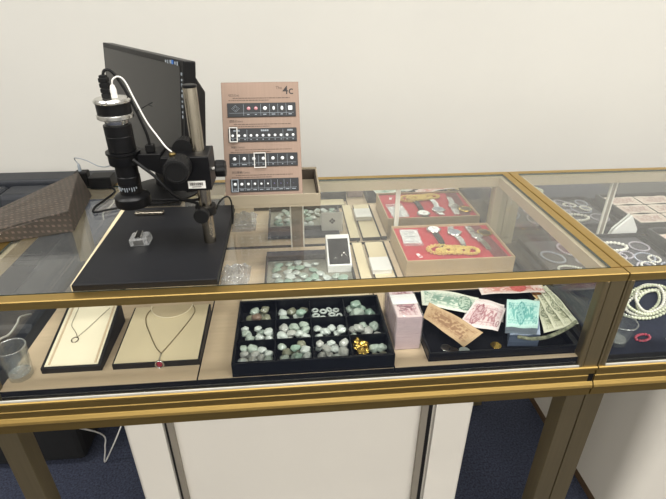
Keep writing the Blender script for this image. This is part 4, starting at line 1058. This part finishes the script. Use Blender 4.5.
# power adapter on the back rail
pa = thing('power_adapter', 'black power adapter block on the back rail by the bag', 'power adapter', (-1.19, .575, T))
b = MB(); b.box(-1.222, -1.162, .552, .598, T+.0002, T+.034); b.build('adapter_body', M['rubber'], pa, bevel=.002)
b = MB(); b.tube([(-1.165, .552, T+.006), (-1.145, .52, T+.004), (-1.155, .46, T+.0035), (-1.163, .42, T+.0035), (-1.155, .385, T+.0035), (-1.12, .40, T+.0035), (-1.095, .41, T+.0035)], .003); b.build('cord', M['rubber'], pa, smooth=True)
pg = thing('power_plug', 'small black plug with thin grey wire above the bag', 'plug', (-1.24, .565, T+.0003))
b = MB(); b.box(-1.264, -1.230, .570, .598, T+.0003, T+.044); b.build('plug_body', M['rubber'], pg, bevel=.003)
b = MB(); b.lathe([(.0045, T+.044), (.004, T+.060), (.002, T+.065)], o=(-1.25, .584, 0), n=12); b.build('strain_relief', M['stripline'], pg)
b = MB(); b.tube([(-1.25, .584, T+.064), (-1.255, .58, T+.08), (-1.235, .55, T+.092), (-1.19, .50, T+.10), (-1.13, .42, T+.11), (-1.06, .30, 1.10), (-.995, .185, 1.155)], .0013, n=6); b.build('wire', M['stripline'], pg)

# ------------------------------------------------------------------ sofa and floor cable
so = thing('leather_sofa', 'black leather sofa beside and behind the counter end', 'sofa', (-2.2, .8, 0))
SX1 = -1.40
b = MB(); b.box(-3.2, SX1, .41, 1.30, .02, .30); b.build('sofa_base', M['bagbk'], so, bevel=.02)
for a0, a1 in ((-3.0, -2.31), (-2.3, -1.58)):
    b = MB(); b.box(a0, a1, .40, 1.08, .301, .44); b.build('seat_cushion', M['sofa'], so, bevel=.04, seg=4)
b = MB(); b.box(-3.2, SX1, 1.20, 1.31, .301, .752); b.build('sofa_back', M['sofa'], so, bevel=.012, seg=3)
for a0, a1 in ((-3.0, -2.31), (-2.3, -1.81), (-1.805, SX1-.01)):
    b = MB(); b.hexa([(a0, 1.02, .445), (a1, 1.02, .445), (a1, 1.198, .445), (a0, 1.198, .445), (a0, 1.08, .735), (a1, 1.08, .735), (a1, 1.198, .735), (a0, 1.198, .735)]); b.build('back_cushion', M['sofa'], so, bevel=.018, seg=3)
for a0, a1 in ((-3.2, -3.01), (-1.57, SX1)):
    b = MB(); b.box(a0, a1, .40, 1.05, .302, .60); b.build('armrest', M['sofa'], so, bevel=.035, seg=4)
for x in (-3.12, -1.48):
    for y in (.47, 1.22):
        b = MB(); b.lathe([(.02, 0), (.03, .02)], o=(x, y, 0), n=16); b.build('foot', M['blackmat'], so)
b = MB(); b.tube([(-1.336, .30, .715), (-1.345, .27, .728), (-1.335, .235, .733), (-1.33, .19, .737), (-1.335, .15, .745), (-1.345, .10, .70), (-1.335, .2, .45), (-1.305, .37, .19), (-1.322, .40, .09), (-1.345, .41, .006), (-1.318, .41, .05), (-1.262, .42, .16), (-1.2, .5, .3)], .0024)
o = b.build('extension_cable', M['whitepl'], loc=(-1.34, .4, 0)); tag(o, 'white power cord looping down to the carpet beside the sofa', 'cable')
for f in o.data.polygons: f.use_smooth = True

for o in bpy.data.objects:
    if '_w' in o: del o['_w']

# ------------------------------------------------------------------ light: ceiling panels; front rows added to brighten pedestals and front brass
for k, (x, y) in enumerate(((-2.4, -.2), (-.7, -.2), (1.0, -.2), (-2.4, -2.2), (-.7, -2.2), (1.0, -2.2), (2.7, -.2), (2.7, -2.2), (-2.4, -3.9), (-.7, -3.9), (1.0, -3.9), (2.7, -3.9))):
    l = bpy.data.lights.new('ceiling_and_fill_light', 'AREA'); l.shape = 'RECTANGLE'; l.size = 1.2; l.size_y = .3; l.energy = 31; l.color = (1, .975, .935)
    o = bpy.data.objects.new('ceiling_and_fill_light', l); C.objects.link(o); o.location = (x, y, 2.79)
w = bpy.data.worlds.new('room_air'); bpy.context.scene.world = w; w.use_nodes = True
w.node_tree.nodes['Background'].inputs['Color'].default_value = (.9, .92, 1, 1); w.node_tree.nodes['Background'].inputs['Strength'].default_value = .2

# ------------------------------------------------------------------ camera
cam = bpy.data.cameras.new('camera'); co = bpy.data.objects.new('camera', cam); C.objects.link(co)
cam.sensor_fit = 'HORIZONTAL'; cam.sensor_width = 36; cam.lens = 479.24/666*36; cam.clip_start = .02
pi_, ya, ro = -.5013, -.0908, .0028
fw = Vector((-math.sin(ya)*math.cos(pi_), math.cos(ya)*math.cos(pi_), math.sin(pi_))); ri = Vector((math.cos(ya), math.sin(ya), 0)); up = ri.cross(fw)
R = math.cos(ro)*ri+math.sin(ro)*up; U = -math.sin(ro)*ri+math.cos(ro)*up
mw = Matrix((R, U, -fw)).transposed().to_4x4(); mw.translation = (-.6606, -.7560, 1.4475)
co.matrix_world = mw
sc = bpy.context.scene; sc.camera = co
sc.view_settings.view_transform = 'Standard'; sc.view_settings.look = 'None'; sc.view_settings.exposure = 0; sc.view_settings.gamma = 1
sc.view_settings.use_curve_mapping = False
sc.cycles.transparent_max_bounces = 32; sc.cycles.max_bounces = 10
sc.cycles.caustics_reflective = True; sc.cycles.caustics_refractive = False
try: sc.cycles.use_denoising = True
except Exception: pass
